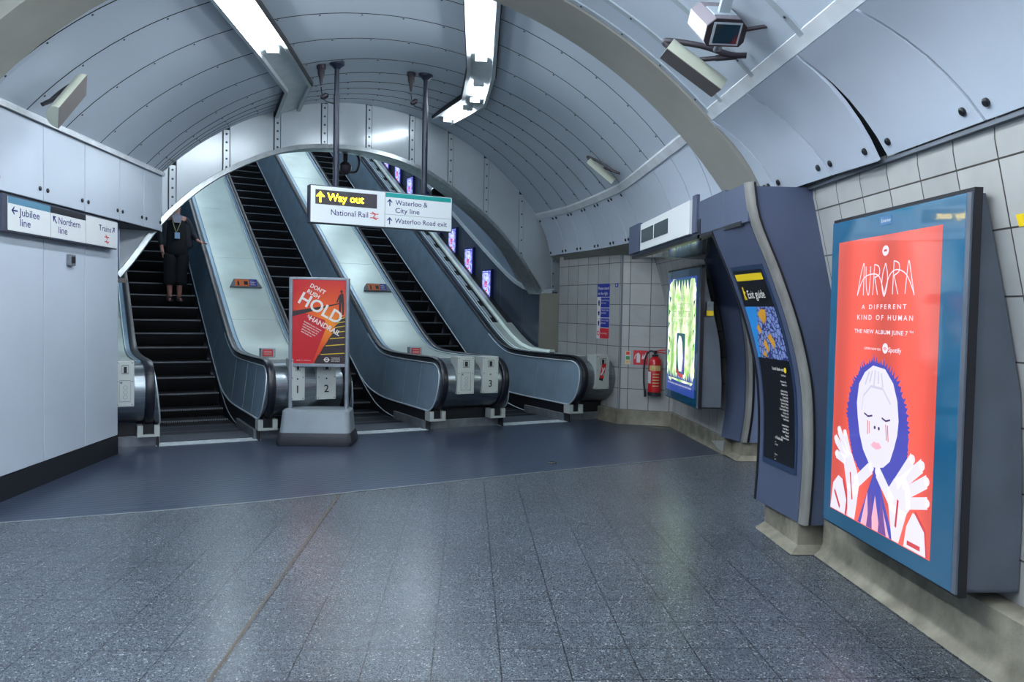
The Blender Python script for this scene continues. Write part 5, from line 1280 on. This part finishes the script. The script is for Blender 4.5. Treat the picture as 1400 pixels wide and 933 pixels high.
ov = [(.434, .559), (.35, .532), (.291, .488), (.275, .42), (.29, .37), (.315, .315), (.36, .262), (.42, .225), (.491, .214), (.57, .225), (.63, .252), (.665, .30), (.69, .345), (.697, .391), (.679, .454), (.635, .509), (.553, .552)]
art('pale_hood', [[(.48, .38), ov[i], ov[(i+1) % len(ov)]] for i in range(len(ov))], pw, .0018)
art('hood_folds', [line2((.36+.045*k, .49+.01*(k % 2)), (.40+.03*k, .545-.004*abs(k-2)), .012) for k in range(5)]+[line2((.345, .45), (.42, .487), .008), line2((.42, .487), (.54, .485), .008), line2((.54, .485), (.62, .44), .008), line2((.345, .45), (.333, .40), .006)], pgr, .0024)
art('face_features', [line2((.36, .390), (.40, .382), .006), line2((.40, .382), (.445, .388), .006), line2((.54, .388), (.58, .381), .006), line2((.58, .381), (.62, .388), .006), circ(.474, .350, .010, 10, .006), circ(.515, .350, .010, 10, .006)], pdk, .0026)
art('face_paint', [line2((.40, .368), (.402, .320), .006), line2((.418, .366), (.42, .325), .004)], pcr, .0026)
art('face_paint', [line2((.58, .37), (.594, .318), .006), line2((.598, .368), (.61, .315), .006)], pcr, .0026)
art('lips', [[(.44, .287), (.47, .302), (.495, .300), (.52, .303), (.552, .289), (.52, .280), (.494, .277), (.465, .280)]], ppink, .0026)
# shoulders / sleeves
art('sleeve', [[(.005, .003), (.03, .10), (.09, .135), (.15, .125), (.20, .08), (.21, .003)]], pw, .0014); art('sleeve', [[(.78, .003), (.80, .07), (.85, .12), (.90, .115), (.955, .07), (.965, .003)]], pw, .0014)
art('sleeve_bands', [line2((.05, .075), (.12, .02), .015), line2((.15, .13), (.205, .06), .02), line2((.205, .06), (.19, .003), .02), line2((.81, .02), (.92, .02), .014), line2((.87, .125), (.955, .08), .012), line2((.955, .08), (.975, .004), .012), line2((.75, .10), (.72, .003), .02)], pcr, .0020)
# hands : palm, wrist, four fingers and a thumb each
def hand(palm, fingers, wrist, thumb):
    ps = [palm, wrist]
    for a, c, w in fingers+[thumb]:
        A_ = V(a); C_ = V(c); ps.append(line2(a, c, w)); ps.append(circ(c[0], c[1], w/2*1.0, 12, w/2*.66)); 
    return ps
art('raised_hand', hand([(.15, .19), (.175, .235), (.235, .235), (.30, .18), (.33, .13), (.30, .09), (.20, .10)], [((.165, .20), (.057, .212), .032), ((.17, .215), (.042, .268), .034), ((.19, .225), (.078, .305), .036), ((.215, .225), (.148, .30), .036)], [(.20, .12), (.33, .13), (.29, .003), (.215, .003)], ((.28, .13), (.455, .212), .048)), pw, .0022)
art('raised_hand', hand([(.64, .10), (.62, .16), (.68, .205), (.77, .225), (.82, .19), (.83, .13), (.76, .08)], [((.70, .19), (.83, .285), .045), ((.75, .20), (.912, .275), .045), ((.78, .17), (.955, .232), .042), ((.79, .14), (.965, .168), .038)], [(.63, .12), (.80, .11), (.735, .003), (.675, .003)], ((.67, .12), (.515, .205), .048)), pw, .0022)
art('finger_shadow', [line2((.23, .165), (.26, .07), .012), line2((.72, .14), (.705, .05), .016)], pcr, .0028)
# writing
def ptx(nm, s, x, y, h, w, sp=1.): lettering(nm, s, F1p, x*PW1, y*PH1, h, w*PW1, pw, b1, bold=.012, depth=.0014, space=sp)
ptx('subtitle', 'A DIFFERENT', .288, .752, .024, .44, 1.5); ptx('subtitle', 'KIND OF HUMAN', .24, .715, .026, .545, 1.5)
ptx('release_line', 'THE NEW ALBUM JUNE 7', .217, .668, .021, .53, 1.1); ptx('release_line', 'TH', .76, .676, .011, .035)
ptx('listen_line', 'LISTEN NOW ON', .332, .612, .012, .165); ptx('service_name', 'Spotify', .575, .610, .024, .12)
flat('service_logo', [circ(.545*PW1, .621*PH1, .027, 24)], F1p, pw, b1, .0012, .0016)
b = MB()
for r_, w_ in ((.020, .004), (.014, .0035), (.008, .003)):
    for q in annulus(.545*PW1, .611*PH1, r_-.001, r_+w_*.6, 10, R(40), R(140)): b.prism(q, .0018, .0022, F1p)
b.build('logo_waves', lit('logo_red', 'e8604c', 1.), b1)
flat('round_mark', [circ(.514*PW1, .947*PH1, .032, 20, .027)], F1p, pw, b1, .0012, .0016)
flat('mark_letters', [rect((.50)*PW1, .944*PH1, (.528)*PW1, .951*PH1)], F1p, pcr, b1, .0018, .002)
def stroke(nm, lines, w=.005):
    b = MB()
    for L_ in lines:
        L2 = spline([(*U(p), 0) for p in L_], 5) if len(L_) > 2 else [V((*U(p), 0)) for p in L_]
        for i in range(len(L2)-1): b.prism(line2((L2[i].x, L2[i].y), (L2[i+1].x, L2[i+1].y), w), .0013, .0017, F1p)
    b.build(nm, pw, b1)
stroke('hand_drawn_title', [[(.235, .80), (.26, .86), (.285, .90), (.30, .905), (.30, .80)], [(.32, .90), (.33, .83), (.355, .80), (.365, .83), (.37, .90)],
    [(.40, .80), (.41, .905)], [(.41, .905), (.455, .895), (.46, .87), (.415, .86)], [(.415, .86), (.45, .80)],
    [(.52, .905), (.495, .87), (.49, .83), (.515, .795), (.54, .83), (.54, .87), (.52, .905)],
    [(.595, .80), (.60, .91)], [(.60, .91), (.645, .90), (.65, .875), (.605, .862)], [(.605, .862), (.645, .80)],
    [(.71, .80), (.725, .88), (.735, .905), (.75, .88), (.79, .795)],
    [(.235, .80), (.29, .855), (.37, .872), (.46, .862), (.515, .80)], [(.515, .80), (.56, .862), (.63, .88), (.72, .86), (.79, .80)]], .006)
flat('maker_plate', [rect(.55, 1.69, .66, 1.735)], F1, mat('maker_blue', '3a6690', .4), b1, .0005, .0012)
lettering('maker_name', 'Exterion', F1, .56, 1.704, .018, .09, 'pwhite', b1, depth=.0018)

b2, F2, W2, H2 = lightbox(8.58, 9.98, .535, 2.075, 2.50, lambda z: 2.775+prof(z)*1.1, 'poster_light_box', 'lit green poster box on the far side of the passage beside the fire extinguisher', 0)
F2p = F2 @ Matrix.Translation((.085, .09, 0)); PW2, PH2 = 1.22, 1.36
pg = lit('backlit_green', 'c6f08c', 1.6); pcy = lit('backlit_cyan', '8ad8d8', 1.4); pb2 = lit('backlit_navy', '2c4aa8', 1.0); ptl = lit('backlit_teal', '246a80', .8)
def U2(p): return (p[0]*PW2, p[1]*PH2)
def art2(nm, polys, mt, d): return flat(nm, [[U2(p) for p in q] for q in polys], F2p, mt, b2, d, d+.0004)
def green_mat():
    m = lit('backlit_foliage', 'c6f08c', 1.6); nt = m.node_tree; bs = nt.nodes['Principled BSDF']; L = nt.links.new
    tc = nt.nodes.new('ShaderNodeTexCoord'); n = nt.nodes.new('ShaderNodeTexNoise'); n.inputs['Scale'].default_value = 7; n.inputs['Detail'].default_value = 6; L(tc.outputs['Object'], n.inputs['Vector'])
    r = nt.nodes.new('ShaderNodeValToRGB'); L(n.outputs[0], r.inputs[0]); r.color_ramp.elements[0].position = .38; r.color_ramp.elements[0].color = (*hx('98d868'), 1); r.color_ramp.elements[1].position = .56; r.color_ramp.elements[1].color = (*hx('eefcd4'), 1); L(r.outputs[0], bs.inputs['Emission Color'])
    w = nt.nodes.new('ShaderNodeTexWave'); w.wave_type = 'BANDS'; w.bands_direction = 'Y'; w.inputs['Scale'].default_value = .8; L(tc.outputs['Object'], w.inputs['Vector'])
    r2 = nt.nodes.new('ShaderNodeMapRange'); r2.inputs[3].default_value = 1.0; r2.inputs[4].default_value = 2.0; L(w.outputs[1], r2.inputs[0]); L(r2.outputs[0], bs.inputs['Emission Strength'])
    return m
b = MB(); b.prism(rect(0, 0, PW2, PH2), .0005, .001, F2p); b.build('backlit_print', pb2, b2)
random.seed(9)
edge = []
for k in range(60):
    a = 2*pi*k/60; cx, cy = .5, .54; rx, ry = .50*(1+random.uniform(-.05, .0)), .46*(1+random.uniform(-.06, .0)); 
    e_ = 2/9; edge.append((cx+rx*math.copysign(abs(cos(a))**e_, cos(a)), cy+ry*math.copysign(abs(sin(a))**e_, sin(a))))
b = MB()
for i in range(60): b.prism([U2((.5, .54)), U2(edge[i]), U2(edge[(i+1) % 60])], .0012, .0016, F2p)
b.build('foliage_print', green_mat(), b2)
art2('dark_leaves', [[(.06+random.uniform(-.05, .03), yy), (.08+random.uniform(0, .03), yy+.05), (.03, yy+.07)] for yy in (.3, .42, .55, .66, .78)]+[[(.93+random.uniform(-.03, .03), yy), (.93-random.uniform(0, .03), yy+.05), (.97, yy+.07)] for yy in (.28, .38, .5, .63, .74)]+[[(.2+.1*k, .99), (.25+.1*k, .93-random.uniform(0, .06)), (.30+.1*k, .99)] for k in range(6)], ptl, .0018)
art2('bottom_grass', [[(.03+.06*k, .12), (.06+.06*k, .16+random.uniform(0, .07)), (.09+.06*k, .12)] for k in range(16)], pb2, .0018)
for i, s in enumerate(('WHEN', 'THE GOOD STORY', 'GETS EVEN BETTER', 'FOR YOU & ME')):
    w_ = (.20, .62, .64, .50)[i]; lettering('headline', s, F2p, (.5-w_/2)*PW2, (.80-.068*i)*PH2, .062, w_*PW2, lit('headline_green%d' % i, '7cb86a', 1.), b2, depth=.0025)
art2('inset_picture', [rect(.36, .17, .66, .52)], ptl, .0020)
art2('figure_pale', [[(.44, .50), (.40, .42), (.42, .28), (.46, .19), (.56, .19), (.60, .30), (.57, .42), (.52, .49)], circ(.49, .42, .075, 16, .055)], lit('backlit_pale', 'd8f0d8', 1.7), .0026)
art2('figure_coat', [[(.60, .30), (.63, .36), (.63, .20), (.55, .16)]], lit('backlit_violet', '6a5ac8', 1.1), .0032)
art2('red_lettering', [line2((.37, .20), (.47, .16), .03), line2((.47, .16), (.62, .155), .03)], pcr, .0036)
lettering('footer_text', 'Now showing at a gallery near the river, ask for details', F2p, .06*PW2, .065*PH2, .022, .84*PW2, pw, b2, depth=.0025)
TG = thing('padlock_tag', 'small yellow tag and lock on the side of the green poster box', 'tag', (2.61, 8.57, 1.55))
b = MB(); b.box((2.585, 8.560, 1.60), (2.655, 8.568, 1.70)); b.lathe([(.014, 0), (.014, .012)], 10, frame((2.62, 8.562, 1.66), (1, 0, 0), (0, 0, 1))); b.build('lock_plate', 'grey', TG)
b = MB(); b.box((2.58, 8.552, 1.545), (2.655, 8.565, 1.60)); b.build('tag', 'yellow', TG)
ST = MB(); ST.prism(rect(-.03, -.026, .03, .026), 0, .002, frame((2.247, 3.16, 1.97), (0, -1, 0), (-.35, 0, 1))); st_ = ST.build('sticker', 'yellow'); 
tag(st_, 'tiny yellow sticker on the wall tiles right of the red poster box', 'sticker')

# ------------------------------------------------------------------ extinguisher and notices
wd = (V((2.80, 10.92, 0))-V((2.15, 11.16, 0))).normalized()
def onwall(d, z, off=0.): 
    nrm = V((wd.y, -wd.x, 0)); return V((2.15, 11.16, z))+wd*d+nrm*off
FX = thing('fire_extinguisher', 'red fire extinguisher hanging on the tiled end wall beside the green poster', 'fire extinguisher', onwall(.50, .45, .10))
c = onwall(.50, 0, .105)
Tm = Matrix.Translation((c.x, c.y, 0))
b = MB(); b.lathe([(.075, .435), (.088, .45), (.090, .50), (.090, .86), (.082, .92), (.055, .955), (.025, .97)], 24, Tm); b.build('cylinder', 'red', FX, smooth=40)
b = MB(); b.lathe([(.080, .425), (.093, .43), (.093, .475), (.088, .48)], 24, Tm); b.build('base_ring', 'blk', FX, smooth=40)
b = MB(); b.lathe([(.03, .965), (.045, .97), (.045, .99), (.02, .995), (.02, 1.03)], 14, Tm); b.box((-.02, -.02, 1.01), (.02, .02, 1.05), Tm); b.build('valve', 'blk', FX, smooth=40)
h0 = V((c.x, c.y, 1.035)); b = MB(); b.tube([h0, h0+wd*.07+V((0, 0, .022)), h0+wd*.16+V((0, 0, .03))], .009, 8); b.tube([h0-V((0, 0, .01)), h0+wd*.09-V((0, 0, .01)), h0+wd*.15-V((0, 0, .022))], .009, 8); b.build('handle', 'signred', FX)
b = MB(); b.tube(spline([h0-wd*.02, h0-wd*.08+V((0, 0, .0)), h0-wd*.13-V((0, 0, .08)), h0-wd*.15-V((0, 0, .25)), h0-wd*.145-V((0, 0, .45)), h0-wd*.13-V((0, 0, .56))], 6), .013, 10); b.tube([h0-wd*.13-V((0, 0, .54)), h0-wd*.125-V((0, 0, .63))], .019, 10); b.build('hose', 'black', FX, smooth=50)
nrm = V((wd.y, -wd.x, 0))
def wrap(z0, z1, a0, a1, r, mt, nm):
    b = MB(); base = atan2(nrm.y, nrm.x); rows = [[V((c.x+r*cos(base+R(a)), c.y+r*sin(base+R(a)), z)) for a in [a0+(a1-a0)*k/8 for k in range(9)]] for z in (z0, z1)]; b.grid(rows); return b.build(nm, mt, FX)
wrap(.775, .845, -45, 62, .0915, 'cream', 'cream_band'); wrap(.60, .76, -80, -28, .0915, 'fwhite', 'instruction_label')
for k in range(5): wrap(.56+.04*k, .572+.04*k, -12, 45, .0915, 'cream', 'print_line')
def wplate(nm, label, d0, d1, z0, z1, mt, cat='sign'):
    F = frame(onwall(d0, z0, .003), wd, (0, 0, 1)); o = thing(nm, label, cat, onwall((d0+d1)/2, z0, .003))
    b = MB(); b.box((0, 0, 0), (d1-d0, z1-z0, .004), F); b.build('plate', mt, o); return o, F
o, F = wplate('fire_sign', 'square red fire extinguisher sign with white pictogram on the end wall', .185, .385, .838, 1.04, 'signred')
flat('pictogram', [rect(.045, .03, .095, .13), circ(.07, .13, .025, 12), rect(.06, .145, .08, .165), line2((.06, .16), (.025, .13), .01), line2((.025, .13), (.02, .08), .01)]+[[(.115+.02*k, .08+.015*k), (.13+.02*k, .15+.01*k), (.14+.02*k, .085+.015*k)] for k in range(3)]+[line2((.12, .10), (.18, .07), .008)], F, 'fwhite', o, .004, .005)
o, F = wplate('safety_sign', 'small orange, green and yellow safety notice on the tiles left of the fire sign', .075, .14, .84, 1.025, 'fwhite')
flat('orange_block', [rect(.005, .13, .06, .18)], F, 'orange', o, .004, .005); flat('green_block', [rect(.005, .065, .06, .115)], F, 'green', o, .004, .005); flat('yellow_block', [rect(.005, .005, .06, .06)], F, 'cream', o, .004, .005)
flat('marks', [rect(.015, .14, .03, .17), rect(.035, .14, .05, .17)], F, 'signred', o, .005, .006)
# blue notice strip on the angled wall
wa = (V((2.15, 11.16, 0))-V((1.49, 12.71, 0))).normalized()
Fn = frame(V((1.905, 11.735, 1.175))+V((wa.y, -wa.x, 0))*.004, wa, (0, 0, 1))
NT = thing('notice_strip', 'tall blue and red notice reading Please stand on the right on the angled tiles', 'sign', (1.95, 11.6, 1.17))
b = MB(); b.box((0, 0, 0), (.33, .80, .004), Fn); b.build('backing', 'fwhite', NT)
flat('heading_block', [rect(.0, .61, .33, .80)], Fn, 'signblue', NT, .004, .005)
flat('blue_blocks', [rect(.10, .455, .33, .60), rect(.10, .31, .33, .445), rect(.10, .165, .33, .30)], Fn, 'signblue', NT, .004, .005)
flat('red_block', [rect(.09, .005, .33, .155)], Fn, 'signred', NT, .004, .005)
flat('pictograms', [circ(.05, .38+.0, .022, 12), circ(.05, .525, .022, 12), circ(.05, .235, .022, 12), rect(.035, .48, .065, .56), rect(.035, .34, .065, .40), rect(.035, .19, .065, .26)], Fn, 'navy', NT, .004, .005)
flat('warning_ring', annulus(.045, .08, .022, .034, 16), Fn, 'signred', NT, .004, .005)
lettering('heading', 'Please stand', Fn, .02, .715, .042, .29, 'fwhite', NT, depth=.006, bold=.01); lettering('heading', 'on the right', Fn, .02, .64, .042, .26, 'fwhite', NT, depth=.006, bold=.01)
for i, (s1, s2) in enumerate((('Stand facing', 'the way'), ('Hold the', 'handrail'), ('Carry dogs', 'please'))):
    lettering('instruction', s1, Fn, .11, .55-.145*i, .026, .20, 'fwhite', NT, depth=.006); lettering('instruction', s2, Fn, .11, .51-.145*i, .026, .13, 'fwhite', NT, depth=.006)
lettering('instruction', 'No smoking', Fn, .10, .07, .026, .17, 'fwhite', NT, depth=.006)
Fm = frame(V((2.085, 11.31, 1.92))+V((wa.y, -wa.x, 0))*.004, wa, (0, 0, 1))
SN = thing('number_tag', 'tiny blue tag on the tiles right of the tall blue notice', 'sign', (2.09, 11.3, 1.9))
b = MB(); b.box((0, 0, 0), (.075, .055, .003), Fm); b.build('plate', 'signblue', SN)
flat('mark', [rect(.02, .015, .03, .04), rect(.04, .015, .05, .04)], Fm, 'fwhite', SN, .003, .004)
# small dark scrap on the floor
b = MB(); b.tube(spline([(.84, 8.12, .008), (.88, 8.16, .012), (.93, 8.15, .01), (.90, 8.11, .012), (.84, 8.12, .008)], 4), .006, 6); tag(b.build('litter', 'black'), 'small dark loop of litter lying on the dark ribbed floor', 'litter')

# ------------------------------------------------------------------ lights in the shaft, world, camera
def area(loc, size, sizey, energy, col, rot):
    l = bpy.data.lights.new('lamp', 'AREA'); l.shape = 'RECTANGLE'; l.size = size; l.size_y = sizey; l.energy = energy; l.color = col
    o = bpy.data.objects.new('shaft_light', l); COL.objects.link(o); o.location = loc; o.rotation_euler = rot; o['kind'] = 'helper'; return o
for k in range(6):
    t = 3.6+2.2*k
    for s_ in (1.4, 4.6):
        l = bpy.data.lights.new('shaft_lamp', 'POINT'); l.energy = 34; l.shadow_soft_size = .16; l.color = (.80, .92, 1.)
        o = bpy.data.objects.new('shaft_light', l); COL.objects.link(o); o.location = es(s_, t, 1.84+gs(t)+CR-.62)
w = bpy.data.worlds.new('w'); sc.world = w; w.use_nodes = True
w.node_tree.nodes['Background'].inputs[0].default_value = (.36, .44, .62, 1); w.node_tree.nodes['Background'].inputs[1].default_value = 1.7

cam = bpy.data.cameras.new('cam'); co = bpy.data.objects.new('camera', cam); COL.objects.link(co); sc.camera = co
cam.sensor_width = 36; cam.lens = 1096/1400*36; cam.clip_end = 100; cam.clip_start = .02
yaw, pitch, roll = R(3.18), R(-2.176), R(1.126)
f_ = V((sin(yaw)*cos(pitch), cos(yaw)*cos(pitch), sin(pitch))); r0 = V((cos(yaw), -sin(yaw), 0)); u0 = r0.cross(f_)
rr_ = r0*cos(roll)+u0*sin(roll); uu_ = rr_.cross(f_)
co.matrix_world = Matrix(((rr_.x, uu_.x, -f_.x, 0), (rr_.y, uu_.y, -f_.y, 0), (rr_.z, uu_.z, -f_.z, 1.56), (0, 0, 0, 1)))
sc.view_settings.view_transform = 'Standard'; sc.view_settings.look = 'None'; sc.view_settings.gamma = 1; sc.view_settings.exposure = 0.08
sc.view_settings.use_curve_mapping = False
sc.cycles.use_denoising = True
try: sc.cycles.denoiser = 'OPENIMAGEDENOISE'
except Exception: pass
sc.cycles.max_bounces = 7; sc.cycles.diffuse_bounces = 4; sc.cycles.glossy_bounces = 3; sc.cycles.sample_clamp_indirect = 4; sc.cycles.caustics_reflective = False; sc.cycles.caustics_refractive = False
